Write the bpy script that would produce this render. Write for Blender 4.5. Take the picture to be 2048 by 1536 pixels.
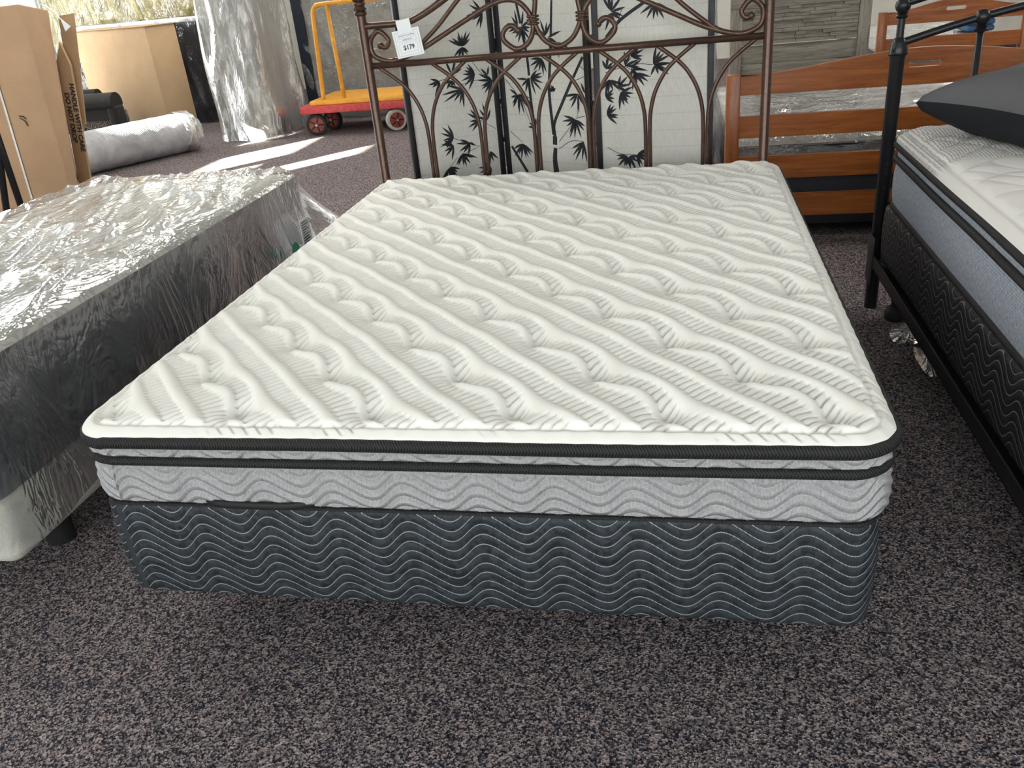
import bpy, bmesh, math, random
import numpy as np
from mathutils import Vector, Matrix, noise as mnoise
random.seed(7); np.random.seed(7)
for o in list(bpy.data.objects): bpy.data.objects.remove(o)
S = bpy.context.scene
COL = S.collection

# ------------------------------------------------------------------ camera
F_PX, PITCH, ROLL, YAW = 1675.65, .4618, -.0989, -.2201
CAM = np.array([1.164, -1.2115, 1.3041])
def cam_axes():
    f = np.array([math.sin(YAW)*math.cos(PITCH), math.cos(YAW)*math.cos(PITCH), -math.sin(PITCH)])
    r = np.array([math.cos(YAW), -math.sin(YAW), 0.]); u = np.cross(r, f)
    c, s = math.cos(ROLL), math.sin(ROLL)
    return np.array([c*r+s*u, -s*r+c*u, f])
AX = cam_axes()
cd = bpy.data.cameras.new('camera'); cam = bpy.data.objects.new('camera', cd); COL.objects.link(cam)
cd.sensor_width = 36; cd.lens = F_PX/2048*36; cd.clip_start = .05; cd.clip_end = 200
m = Matrix.Identity(4)
for i in range(3):
    m[i][0] = AX[0][i]; m[i][1] = AX[1][i]; m[i][2] = -AX[2][i]; m[i][3] = CAM[i]
cam.matrix_world = m
S.camera = cam
def ray(px, py): return np.array([(px-1024)/F_PX, -(py-768)/F_PX, 1.]) @ AX
def on(axis, px, py, val):
    d = ray(px, py); return CAM + d*(val-CAM[axis])/d[axis]
def on_x(px, py, v): return on(0, px, py, v)
def on_y(px, py, v): return on(1, px, py, v)
def on_z(px, py, v): return on(2, px, py, v)

# ------------------------------------------------------------------ light
S.view_settings.view_transform = 'Standard'; S.view_settings.look = 'None'
S.view_settings.gamma = 1; S.view_settings.use_curve_mapping = False
S.view_settings.exposure = 0.22
w = bpy.data.worlds.new('sky'); S.world = w; w.use_nodes = True
bg = w.node_tree.nodes['Background']; bg.inputs[0].default_value = (.80, .90, 1., 1); bg.inputs[1].default_value = 2.2
SUN_DIR = Vector((.62*math.cos(math.radians(15)), .785*math.cos(math.radians(15)), -math.sin(math.radians(15))))
sl = bpy.data.lights.new('sun', 'SUN'); sl.energy = 220; sl.angle = .006; sl.color = (1, .93, .8)
so = bpy.data.objects.new('sun', sl); COL.objects.link(so); so.rotation_euler = SUN_DIR.to_track_quat('-Z', 'Y').to_euler()
so.location = (-9, -4, 4)
def area(name, loc, target, sx, sy, power, color=(1, 1, 1)):
    l = bpy.data.lights.new(name, 'AREA'); l.shape = 'RECTANGLE'; l.size = sx; l.size_y = sy; l.energy = power; l.color = color
    o = bpy.data.objects.new(name, l); COL.objects.link(o); o.location = loc
    o.rotation_euler = (Vector(target)-Vector(loc)).to_track_quat('-Z', 'Z').to_euler(); return o
# daylight through the shop windows (left wall, shop front behind the camera), plus added fill lamps under the ceiling, no fixtures
area('window_daylight_left', (-6.95, 6.2, 1.6), (0, 6.2, 1.6), 7, 2.2, 420, (.93, .97, 1))
area('window_daylight_front', (1.0, -4.4, 1.7), (1.0, 4, 1.2), 9, 2.2, 200, (.95, .98, 1))
for (x, y) in ((-3.2, 1.2), (-1.0, 3.4), (5.4, 3.2), (-3.2, 7), (.7, 7.6), (3.8, 7.6)):
    area('ceiling_fill_light', (x, y, 2.98), (x, y+.001, 0), 1.2, .6, 52, (1, .97, .91))

# ------------------------------------------------------------------ helpers
MATS = {}
def origin(o):
    v = Vector((0, 0, 0))
    while o is not None: v += o.location; o = o.parent
    return v
def link(o, parent=None):
    COL.objects.link(o)
    if parent is not None: o.parent = parent
    return o
def mesh(name, verts, faces, mat, parent=None, smooth=False, uvs=None):
    """verts in world coordinates; uvs = per-vertex (n,2)"""
    v = np.asarray(verts, dtype=float)
    if parent is not None: v = v - np.array(origin(parent))
    me = bpy.data.meshes.new(name)
    if isinstance(faces, np.ndarray) and faces.ndim == 2:
        nf, k = faces.shape
        me.vertices.add(len(v)); me.vertices.foreach_set('co', v.ravel())
        me.loops.add(nf*k); me.loops.foreach_set('vertex_index', faces.ravel().astype(np.int32))
        me.polygons.add(nf); me.polygons.foreach_set('loop_start', np.arange(0, nf*k, k, dtype=np.int32))
        me.update(calc_edges=True)
    else:
        me.from_pydata([tuple(p) for p in v], [], [tuple(int(q) for q in f) for f in faces]); me.update()
    if uvs is not None:
        uv = me.uv_layers.new(name='UVMap'); li = np.zeros(len(me.loops), dtype=np.int32)
        me.loops.foreach_get('vertex_index', li); uv.data.foreach_set('uv', np.asarray(uvs, dtype=float)[li].ravel())
    if smooth: me.polygons.foreach_set('use_smooth', np.ones(len(me.polygons), dtype=bool))
    if mat is not None: me.materials.append(mat)
    return link(bpy.data.objects.new(name, me), parent)
def tag(o, label, cat=None, group=None, kind=None):
    if label: o['label'] = label
    if cat: o['category'] = cat
    if group: o['group'] = group
    if kind: o['kind'] = kind
    return o
def thing(name, label, cat, loc, group=None):
    o = bpy.data.objects.new(name, None); o.empty_display_size = .1; COL.objects.link(o); o.location = loc
    return tag(o, label, cat, group)
def rbox(name, lo, hi, mat, parent=None, bev=.006, seg=2, rot=None, pivot=None, smooth=True):
    """bevelled box between two world corners, optionally turned about a pivot by a Matrix"""
    lo = Vector(lo); hi = Vector(hi); c = (lo+hi)/2; d = hi-lo
    bm = bmesh.new(); bmesh.ops.create_cube(bm, size=1)
    for v in bm.verts: v.co = Vector((v.co.x*d.x, v.co.y*d.y, v.co.z*d.z)) + c
    if bev > 0: bmesh.ops.bevel(bm, geom=bm.edges[:], offset=min(bev, min(d)*.45), segments=seg, affect='EDGES', profile=.5)
    if rot is not None:
        pv = Vector(pivot) if pivot is not None else c
        for v in bm.verts: v.co = rot @ (v.co-pv) + pv
    off = origin(parent) if parent is not None else Vector((0, 0, 0))
    for v in bm.verts: v.co -= off
    me = bpy.data.meshes.new(name); bm.to_mesh(me); bm.free()
    if smooth:
        me.polygons.foreach_set('use_smooth', np.ones(len(me.polygons), dtype=bool))
        try: me.set_sharp_from_angle(angle=math.radians(40))
        except Exception: pass
    me.materials.append(mat)
    return link(bpy.data.objects.new(name, me), parent)
def catmull(pts, n=8, closed=False):
    P = [np.array(p, dtype=float) for p in pts]; out = []
    N = len(P); rng = range(N) if closed else range(N-1)
    for i in rng:
        if closed: a, b, c, d = P[i-1], P[i], P[(i+1) % N], P[(i+2) % N]
        else: a = P[i-1] if i > 0 else 2*P[0]-P[1]; b = P[i]; c = P[i+1]; d = P[i+2] if i+2 < N else 2*P[-1]-P[-2]
        for k in range(n):
            t = k/n
            out.append(.5*((2*b)+(-a+c)*t+(2*a-5*b+4*c-d)*t*t+(-a+3*b-3*c+d)*t**3))
    if not closed: out.append(P[-1])
    return out
def tube_data(pts, r, seg=10, closed=False, flat=None, up=None):
    """sweep; r scalar or per-point; flat=(ra,rb) gives an elliptical section with rb along `up`"""
    P = np.array(pts, dtype=float); N = len(P); V = []; Fc = []
    if closed: T = np.roll(P, -1, 0)-np.roll(P, 1, 0)
    else:
        T = np.zeros_like(P); T[1:-1] = P[2:]-P[:-2]; T[0] = P[1]-P[0]; T[-1] = P[-1]-P[-2]
    T /= np.linalg.norm(T, axis=1)[:, None]+1e-12
    ref = np.array(up if up is not None else ((0, 0, 1) if abs(T[0][2]) < .9 else (1, 0, 0)), dtype=float)
    R = np.full(N, r) if np.isscalar(r) else np.array(r)
    n0 = ref
    for i in range(N):
        if up is not None: n0 = np.array(up, dtype=float)
        n = n0-T[i]*np.dot(n0, T[i]); n /= np.linalg.norm(n)+1e-12; n0 = n; b = np.cross(T[i], n)
        for k in range(seg):
            a = 2*math.pi*k/seg
            if flat: V.append(P[i]+b*math.cos(a)*flat[0]+n*math.sin(a)*flat[1])
            else: V.append(P[i]+(b*math.cos(a)+n*math.sin(a))*R[i])
    M = N if closed else N-1
    for i in range(M):
        j = (i+1) % N
        for k in range(seg):
            l = (k+1) % seg; Fc.append((i*seg+k, i*seg+l, j*seg+l, j*seg+k))
    if not closed: Fc.append(tuple(range(seg-1, -1, -1))); Fc.append(tuple((N-1)*seg+k for k in range(seg)))
    return V, Fc
def tube(name, pts, r, mat, parent=None, seg=10, closed=False, flat=None, up=None):
    V, Fc = tube_data(pts, r, seg, closed, flat, up); return mesh(name, V, Fc, mat, parent, smooth=True)
def lathe(name, prof, base, mat, parent=None, seg=20, axis=(0, 0, 1)):
    """prof = [(radius, height)] about an axis through base"""
    q = Vector(axis).to_track_quat('Z', 'Y'); V = []; Fc = []
    for (r, h) in prof:
        for k in range(seg):
            a = 2*math.pi*k/seg; V.append(Vector(base)+q @ Vector((r*math.cos(a), r*math.sin(a), h)))
    for i in range(len(prof)-1):
        for k in range(seg):
            l = (k+1) % seg; Fc.append((i*seg+k, i*seg+l, (i+1)*seg+l, (i+1)*seg+k))
    Fc.append(tuple(range(seg-1, -1, -1))); Fc.append(tuple((len(prof)-1)*seg+k for k in range(seg)))
    o = mesh(name, V, Fc, mat, parent, smooth=True)
    try: o.data.set_sharp_from_angle(angle=math.radians(50))
    except Exception: pass
    return o
def vnoise(x, y, seed=0):
    """smooth value noise in numpy, range 0..1"""
    xi = np.floor(x).astype(np.int64); yi = np.floor(y).astype(np.int64); fx = x-xi; fy = y-yi
    fx = fx*fx*(3-2*fx); fy = fy*fy*(3-2*fy)
    def h(a, b):
        n = (a*374761393+b*668265263+seed*1442695041) & 0x7fffffff
        n = ((n ^ (n >> 13))*1274126177) & 0x7fffffff
        return ((n ^ (n >> 16)) & 0xffff)/65535.
    return (h(xi, yi)*(1-fx)+h(xi+1, yi)*fx)*(1-fy)+(h(xi, yi+1)*(1-fx)+h(xi+1, yi+1)*fx)*fy
def sstep(a, b, x):
    t = np.clip((x-a)/(b-a), 0, 1); return t*t*(3-2*t)
def gridfaces(nu, nv, closed_u=False):
    a = np.arange(nu*nv).reshape(nu, nv)
    if closed_u: b = np.roll(a, -1, 0)
    else: b = a[1:]; a = a[:-1]
    return np.stack([a[:, :-1], b[:, :-1], b[:, 1:], a[:, 1:]], -1).reshape(-1, 4)
def rrect(x0, x1, y0, y1, r, step):
    """rounded rectangle counter-clockwise from the front-left corner; returns points, outward normals, arc length"""
    pts = []; nor = []
    def line(a, b, n):
        L = math.dist(a, b); k = max(1, int(L/step))
        for i in range(k): t = i/k; pts.append((a[0]+(b[0]-a[0])*t, a[1]+(b[1]-a[1])*t)); nor.append(n)
    def arc(c, a0):
        k = max(4, int(r*math.pi/2/step))
        for i in range(k):
            a = a0+math.pi/2*i/k; pts.append((c[0]+r*math.cos(a), c[1]+r*math.sin(a))); nor.append((math.cos(a), math.sin(a)))
    line((x0+r, y0), (x1-r, y0), (0, -1)); arc((x1-r, y0+r), -math.pi/2)
    line((x1, y0+r), (x1, y1-r), (1, 0)); arc((x1-r, y1-r), 0)
    line((x1-r, y1), (x0+r, y1), (0, 1)); arc((x0+r, y1-r), math.pi/2)
    line((x0, y1-r), (x0, y0+r), (-1, 0)); arc((x0+r, y0+r), math.pi)
    p = np.array(pts); n = np.array(nor); d = np.linalg.norm(np.roll(p, -1, 0)-p, axis=1)
    s = np.concatenate([[0], np.cumsum(d)[:-1]]); return p, n, s
def wall_loft(name, rect, r, prof, mat, parent, step=.02, relief=None, caps=True):
    """prof=[(z, outset)] bottom to top; relief(s, z) adds an outward bump; UV = (arc length, z)"""
    p, n, s = rrect(*rect, r, step); prof = np.array(prof); Z = prof[:, 0]; O = prof[:, 1]
    out = np.tile(O[None, :], (len(p), 1))
    if relief is not None: out = out+relief(s[:, None], Z[None, :])
    X = p[:, 0:1]+n[:, 0:1]*out; Y = p[:, 1:2]+n[:, 1:2]*out; ZZ = np.tile(Z[None, :], (len(p), 1))
    V = np.stack([X, Y, ZZ], -1).reshape(-1, 3); UV = np.stack([np.tile(s[:, None], (1, len(Z))), ZZ], -1).reshape(-1, 2)
    Fq = gridfaces(len(p), len(Z), True)
    if not caps: return mesh(name, V, Fq, mat, parent, True, UV)
    N = len(p); nz = len(Z); fl = [tuple(f) for f in Fq]
    fl.append(tuple(i*nz for i in range(N-1, -1, -1))); fl.append(tuple(i*nz+nz-1 for i in range(N)))
    o = mesh(name, V, fl, mat, parent, True, UV)
    try: o.data.set_sharp_from_angle(angle=math.radians(60))
    except Exception: pass
    return o

# ------------------------------------------------------------------ materials
class NT:
    def __init__(s, name):
        s.m = bpy.data.materials.new(name); s.m.use_nodes = True; s.t = s.m.node_tree; s.b = s.t.nodes['Principled BSDF']; s.out = s.t.nodes['Material Output']
    def n(s, typ, **kw):
        nd = s.t.nodes.new(typ)
        for k, v in kw.items(): setattr(nd, k, v)
        return nd
    def l(s, a, b): s.t.links.new(a, b)
    def val(s, sock, v):
        if isinstance(v, (int, float)): sock.default_value = v
        elif isinstance(v, tuple): sock.default_value = v
        else: s.l(v, sock)
    def math(s, op, a, b=None, c=None):
        nd = s.n('ShaderNodeMath', operation=op); s.val(nd.inputs[0], a)
        if b is not None: s.val(nd.inputs[1], b)
        if c is not None: s.val(nd.inputs[2], c)
        return nd.outputs[0]
    def coord(s, which='Object', scale=(1, 1, 1), rot=(0, 0, 0)):
        tc = s.n('ShaderNodeTexCoord'); mp = s.n('ShaderNodeMapping'); s.l(tc.outputs[which], mp.inputs[0])
        mp.inputs['Scale'].default_value = scale; mp.inputs['Rotation'].default_value = rot; return mp.outputs[0]
    def noise(s, vec, scale, detail=3, rough=.6, dist=0):
        nd = s.n('ShaderNodeTexNoise'); s.l(vec, nd.inputs['Vector']); nd.inputs['Scale'].default_value = scale
        nd.inputs['Detail'].default_value = detail; nd.inputs['Roughness'].default_value = rough; nd.inputs['Distortion'].default_value = dist; return nd.outputs['Fac']
    def ramp(s, fac, stops, interp='LINEAR'):
        nd = s.n('ShaderNodeValToRGB'); s.l(fac, nd.inputs[0]); cr = nd.color_ramp; cr.interpolation = interp
        while len(cr.elements) < len(stops): cr.elements.new(.5)
        for e, (p, c) in zip(cr.elements, stops): e.position = p; e.color = (*c, 1) if len(c) == 3 else c
        return nd.outputs[0]
    def mix(s, fac, a, b, blend='MIX'):
        nd = s.n('ShaderNodeMix', data_type='RGBA', blend_type=blend); s.val(nd.inputs[0], fac)
        for sk, v in ((nd.inputs[6], a), (nd.inputs[7], b)):
            if isinstance(v, tuple): sk.default_value = (*v, 1) if len(v) == 3 else v
            else: s.l(v, sk)
        return nd.outputs[2]
    def bump(s, h, strength=.3, dist=.002, to=None):
        nd = s.n('ShaderNodeBump'); s.l(h, nd.inputs['Height']); nd.inputs['Strength'].default_value = strength; nd.inputs['Distance'].default_value = dist
        s.l(nd.outputs[0], (to or s.b).inputs['Normal']); return nd
    def set(s, **kw):
        for k, v in kw.items():
            sk = s.b.inputs[k.replace('_', ' ')]
            if isinstance(v, tuple) and len(v) == 3: v = (*v, 1)
            if isinstance(v, (int, float, tuple)): sk.default_value = v
            else: s.l(v, sk)
        return s
def simple(name, col, rough=.6, metal=0, nscale=40, namp=.12, bump=.1, bdist=.002, spec=.5, coordw='Object', cscale=(1, 1, 1)):
    t = NT(name); c = t.coord(coordw, cscale); f = t.noise(c, nscale)
    t.set(Base_Color=t.ramp(f, [(.3, tuple(x*(1-namp) for x in col)), (.7, tuple(min(1, x*(1+namp)) for x in col))]), Roughness=rough, Metallic=metal)
    t.b.inputs['Specular IOR Level'].default_value = spec
    if bump: t.bump(f, bump, bdist)
    return t.m
def mat_carpet():
    t = NT('carpet_pile'); c = t.coord('Object')
    v = t.n('ShaderNodeTexVoronoi'); t.l(c, v.inputs['Vector']); v.inputs['Scale'].default_value = 260
    sp = t.n('ShaderNodeSeparateColor'); t.l(v.outputs['Color'], sp.inputs[0])
    big = t.noise(c, 55, 5, .75)
    f = t.math('ADD', t.math('MULTIPLY', sp.outputs[0], .72), t.math('MULTIPLY', t.math('SUBTRACT', big, .40), .9))
    col = t.ramp(f, [(.0, (.008, .008, .011)), (.30, (.034, .034, .046)), (.50, (.155, .130, .130)), (.72, (.33, .27, .258)), (.95, (.52, .44, .41))])
    t.set(Base_Color=col, Roughness=.95); t.b.inputs['Specular IOR Level'].default_value = .1
    t.bump(t.math('ADD', v.outputs['Distance'], t.math('MULTIPLY', sp.outputs[1], .5)), .5, .004); return t.m
def stitch_nodes(t, A, lam, sp_, skew=.22, width=.07, dash=.0042):
    uv = t.coord('UV'); s = t.n('ShaderNodeSeparateXYZ'); t.l(uv, s.inputs[0]); u, v = s.outputs[0], s.outputs[1]
    th = t.math('MULTIPLY', u, 2*math.pi/lam)
    wv = t.math('SINE', t.math('ADD', th, t.math('MULTIPLY', t.math('SINE', th), skew)))
    ph = t.math('DIVIDE', t.math('SUBTRACT', v, t.math('MULTIPLY', wv, A)), sp_)
    fr = t.math('ABSOLUTE', t.math('SUBTRACT', t.math('FRACT', ph), .5))       # 0 on the line
    line = t.math('SUBTRACT', 1.0, t.math('SMOOTH_MIN', t.math('DIVIDE', fr, width), 1.0, .1))
    line = t.math('MAXIMUM', line, 0.0)
    d = t.math('GREATER_THAN', t.math('FRACT', t.math('DIVIDE', t.math('ADD', u, t.math('MULTIPLY', v, .7)), dash)), .22)
    return u, v, fr, t.math('MULTIPLY', line, d)
def mat_boxfabric(name, base, hi, thread, A, lam, sp_, strength=.8, facet=95):
    t = NT(name); u, v, fr, line = stitch_nodes(t, A, lam, sp_)
    c = t.coord('UV'); vo = t.n('ShaderNodeTexVoronoi'); t.l(c, vo.inputs['Vector']); vo.inputs['Scale'].default_value = facet
    s = t.n('ShaderNodeSeparateColor'); t.l(vo.outputs['Color'], s.inputs[0])
    n2 = t.noise(c, 330, 2); f = t.math('ADD', t.math('MULTIPLY', s.outputs[0], .6), t.math('MULTIPLY', n2, .5))
    col = t.ramp(f, [(.2, base), (.9, hi)])
    t.set(Base_Color=t.mix(t.math('MULTIPLY', line, strength), col, thread), Roughness=.62); t.b.inputs['Specular IOR Level'].default_value = .35
    gr = t.math('POWER', t.math('MULTIPLY', fr, 2.0), .5)
    t.bump(t.math('ADD', gr, t.math('MULTIPLY', n2, .10)), .55, .004); return t.m
def mat_heather(name, lo, hi, thread, A, lam, sp_):
    t = NT(name); u, v, fr, line = stitch_nodes(t, A, lam, sp_, width=.05)
    c = t.coord('UV', (1, .35, 1)); n = t.noise(c, 900, 2, .7); n3 = t.noise(t.coord('UV', (1, .3, 1)), 300, 3, .7)
    f = t.math('ADD', t.math('MULTIPLY', n, .5), t.math('MULTIPLY', n3, .5))
    t.set(Base_Color=t.mix(t.math('MULTIPLY', line, .55), t.ramp(f, [(.36, lo), (.64, hi)]), thread), Roughness=.8); t.b.inputs['Specular IOR Level'].default_value = .2
    gr = t.math('POWER', t.math('MULTIPLY', fr, 2.0), .6); t.bump(t.math('ADD', gr, t.math('MULTIPLY', n, .06)), .7, .007); return t.m
def mat_tape(name, base, hi):
    t = NT(name); c = t.coord('UV'); s = t.n('ShaderNodeSeparateXYZ'); t.l(c, s.inputs[0])
    z = t.math('PINGPONG', t.math('MULTIPLY', s.outputs[1], 1.), 1.)
    a = t.math('SINE', t.math('ADD', t.math('MULTIPLY', s.outputs[0], 1150), t.math('MULTIPLY', z, 9)))
    t.set(Base_Color=t.ramp(t.math('ADD', t.math('MULTIPLY', a, .5), .5), [(.2, base), (.9, hi)]), Roughness=.6); t.b.inputs['Specular IOR Level'].default_value = .3
    t.bump(a, .4, .0015); return t.m
def mat_film(name, haze=.10, tint=(.95, .96, .95), rough=.10, wr=9, wstr=.55, glossy=.16, stretch=(1, 1, 1), hazecol=(.85, .87, .86)):
    """thin clear plastic: straight-through transmission, a fresnel gloss and some milky haze, wrinkled by bump"""
    t = NT(name); t.t.nodes.remove(t.b)
    c = t.coord('Object', stretch); n1 = t.noise(c, wr, 4, .62, 1.4); n2 = t.noise(c, wr*4.2, 3, .6, 1.0)
    rid = t.math('ABSOLUTE', t.math('SUBTRACT', n1, .5)); h = t.math('ADD', t.math('MULTIPLY', rid, 2.2), t.math('MULTIPLY', n2, .35))
    bp = t.n('ShaderNodeBump'); t.l(h, bp.inputs['Height']); bp.inputs['Strength'].default_value = wstr; bp.inputs['Distance'].default_value = .03
    tr = t.n('ShaderNodeBsdfTransparent'); tr.inputs[0].default_value = (*tint, 1)
    gl = t.n('ShaderNodeBsdfGlossy'); gl.inputs['Roughness'].default_value = rough; gl.inputs[0].default_value = (1, 1, 1, 1); t.l(bp.outputs[0], gl.inputs['Normal'])
    df = t.n('ShaderNodeBsdfDiffuse'); df.inputs[0].default_value = (*hazecol, 1); t.l(bp.outputs[0], df.inputs['Normal'])
    fr = t.n('ShaderNodeFresnel'); fr.inputs[0].default_value = 1.45; t.l(bp.outputs[0], fr.inputs['Normal'])
    hz = t.math('MULTIPLY', t.ramp(n2, [(.40, (.35, .35, .35)), (.70, (1.6, 1.6, 1.6))]), haze)
    m1 = t.n('ShaderNodeMixShader'); t.l(hz, m1.inputs[0]); t.l(tr.outputs[0], m1.inputs[1]); t.l(df.outputs[0], m1.inputs[2])
    m2 = t.n('ShaderNodeMixShader'); t.l(t.math('MINIMUM', t.math('ADD', t.math('MULTIPLY', fr.outputs[0], 1.15), glossy), .85), m2.inputs[0]); t.l(m1.outputs[0], m2.inputs[1]); t.l(gl.outputs[0], m2.inputs[2])
    t.l(m2.outputs[0], t.out.inputs[0]); return t.m
def mat_wood(name, c0, c1, rough=.32, axis=(1.2, 14, 14), sc=3.):
    t = NT(name); c = t.coord('Object', axis); n = t.noise(c, sc, 5, .62, .8); n2 = t.noise(t.coord('Object', (axis[0]*6, axis[1]*9, axis[2]*9)), sc, 2)
    f = t.math('ADD', t.math('MULTIPLY', n, .75), t.math('MULTIPLY', n2, .25))
    t.set(Base_Color=t.ramp(f, [(.32, c0), (.62, c1)]), Roughness=rough); t.bump(f, .08, .002)
    return t.m
def mat_cardboard(name, col, rough=.85):
    t = NT(name); c = t.coord('Object'); n = t.noise(c, 3, 4); n2 = t.noise(t.coord('Object', (1, 1, 30)), 14, 2)
    f = t.math('ADD', t.math('MULTIPLY', n, .7), t.math('MULTIPLY', n2, .3))
    t.set(Base_Color=t.ramp(f, [(.3, tuple(x*.86 for x in col)), (.7, tuple(min(1, x*1.1) for x in col))]), Roughness=rough); t.bump(f, .15, .004)
    t.b.inputs['Specular IOR Level'].default_value = .2; return t.m
def mat_print(name, base, ink, scale, thr=.5, rough=.7):
    """swirled woven pattern (damask)"""
    t = NT(name); c = t.coord('Object'); n = t.noise(c, scale, 2, .5, 1.5)
    w_ = t.math('SINE', t.math('MULTIPLY', n, 60)); f = t.math('ADD', t.math('MULTIPLY', w_, .5), .5)
    t.set(Base_Color=t.ramp(f, [(.25, ink), (.5, base)]), Roughness=rough); t.bump(f, .3, .003); return t.m
def mat_quilt():
    t = NT('white_knit_quilt'); at = t.n('ShaderNodeAttribute', attribute_name='groove'); c = t.coord('Object')
    ch = t.n('ShaderNodeTexChecker'); t.l(t.coord('Object', (1, 1, 1), (0, 0, .78)), ch.inputs[0]); ch.inputs['Scale'].default_value = 620
    n = t.noise(c, 700, 2); mesh_c = t.mix(ch.outputs['Fac'], (.55, .55, .52), (.34, .34, .33))
    t.set(Base_Color=t.mix(at.outputs['Fac'], (.84, .83, .775), mesh_c), Roughness=.85); t.b.inputs['Specular IOR Level'].default_value = .15
    t.bump(n, .12, .0008); return t.m

M = {}
M['carpet'] = mat_carpet()
M['wall'] = simple('painted_wall', (.62, .60, .55), .9, nscale=8, namp=.05, bump=.05)
M['ceil'] = simple('ceiling_tile', (.80, .79, .76), .9, nscale=60, namp=.06)
M['trim'] = simple('aluminium_trim', (.45, .45, .44), .4, metal=.6)
M['quilt'] = mat_quilt()
WA, WL, WS = .0175, .139, .0225
M['heather'] = mat_heather('grey_heather_border', (.235, .235, .242), (.47, .465, .465), (.75, .76, .78), WA, WL, WS)
M['tape'] = mat_tape('black_woven_tape', (.006, .006, .007), (.030, .029, .028))
BA, BL, BS = .0200, .142, .0215
M['boxmain'] = mat_boxfabric('charcoal_stitched_fabric', (.009, .011, .014), (.034, .041, .048), (.55, .62, .66), BA, BL, BS)
M['boxright'] = mat_boxfabric('black_stitched_fabric', (.006, .006, .008), (.022, .022, .026), (.42, .42, .42), .020, .15, .026, .75)
M['bronze'] = simple('bronze_enamel', (.085, .046, .032), .28, metal=.45, nscale=60, namp=.2, bump=.03)
M['blackmetal'] = simple('black_enamel', (.010, .010, .012), .35, metal=.2, nscale=60, namp=.2, bump=.03)
M['frame_steel'] = simple('black_steel_angle', (.012, .012, .013), .55, metal=.3)
M['lacquer'] = simple('black_lacquer', (.008, .008, .010), .45, nscale=30, namp=.2, bump=.03)
M['ink'] = simple('black_ink', (.020, .022, .026), .75, nscale=120, namp=.3, bump=0)
M['card'] = simple('white_card', (.82, .84, .86), .6, nscale=30, namp=.02, bump=0)
M['card_ink'] = simple('printed_ink', (.03, .03, .035), .7, bump=0)
M['card_line'] = simple('printed_grey_line', (.35, .38, .40), .7, bump=0)
M['cardboard'] = mat_cardboard('brown_cardboard', (.47, .31, .19))
M['cardboard2'] = mat_cardboard('tan_cardboard', (.42, .285, .165))
M['cb_ink'] = simple('carton_print', (.03, .025, .03), .8, bump=0)
M['strap'] = simple('white_strap', (.8, .8, .78), .4, bump=0)
M['film'] = mat_film('clear_plastic_film', .13, wr=3.2, wstr=.36, glossy=.12, rough=.11, stretch=(2.4, .75, 1.0))
M['film_side'] = mat_film('clear_hanging_film', .10, wr=4, wstr=.30, glossy=.0, rough=.24, stretch=(1, 1, .6))
M['film_gray'] = mat_film('milky_plastic_film', .56, tint=(.86, .87, .86), wr=3.5, wstr=.32, glossy=.02, rough=.26, stretch=(1.4, 1.4, .35), hazecol=(.70, .71, .69))
M['film_bright'] = mat_film('bright_plastic_film', .12, wr=6, wstr=.7, glossy=.05, rough=.16)
M['dark_tick'] = simple('charcoal_ticking', (.030, .034, .042), .7, nscale=120, namp=.25)
M['pale_tick'] = mat_print('pale_damask_ticking', (.80, .79, .74), (.58, .58, .54), 5.5)
M['beige'] = simple('beige_upholstery', (.48, .455, .40), .85, nscale=240, namp=.12, bump=.2)
M['cherry'] = mat_wood('cherry_stained_wood', (.21, .052, .009), (.43, .135, .028))
M['cherry_v'] = mat_wood('cherry_stained_post', (.21, .052, .009), (.43, .135, .028), axis=(14, 14, 1.2))
M['rustic'] = mat_wood('weathered_grey_wood', (.14, .125, .10), (.34, .31, .26), .8, (1.4, 12, 16), 4)
M['rustic_v'] = mat_wood('weathered_grey_post', (.14, .125, .10), (.34, .31, .26), .8, (14, 14, 1.6), 4)
M['paper'] = None
M['yellow'] = simple('yellow_paint', (.70, .33, .03), .4, nscale=20, namp=.12)
M['red'] = simple('worn_red_paint', (.47, .045, .05), .5, nscale=25, namp=.35)
M['hub'] = simple('dark_red_hub', (.21, .035, .025), .5, nscale=25, namp=.2)
M['rubber'] = simple('black_rubber', (.012, .012, .012), .7)
M['rubber_pale'] = simple('pale_rubber', (.42, .41, .38), .7)
M['steel'] = simple('bright_steel', (.5, .5, .5), .3, metal=.9)
M['navy'] = simple('navy_ticking', (.012, .018, .035), .8, nscale=60, namp=.3)
M['blue'] = simple('blue_fabric', (.035, .10, .22), .8, nscale=60, namp=.3)
M['chairfab'] = simple('dark_brown_upholstery', (.013, .010, .008), .9, nscale=50, namp=.3, bump=.3)
def mat_floral():
    t = NT('brown_floral_cushion'); c = t.coord('Object'); v = t.n('ShaderNodeTexVoronoi', feature='DISTANCE_TO_EDGE'); t.l(c, v.inputs['Vector']); v.inputs['Scale'].default_value = 11
    f = t.math('SINE', t.math('MULTIPLY', v.outputs[0], 40)); t.set(Base_Color=t.ramp(f, [(.3, (.020, .014, .012)), (.75, (.26, .20, .15))]), Roughness=.9); return t.m
M['floral'] = mat_floral()
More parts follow.
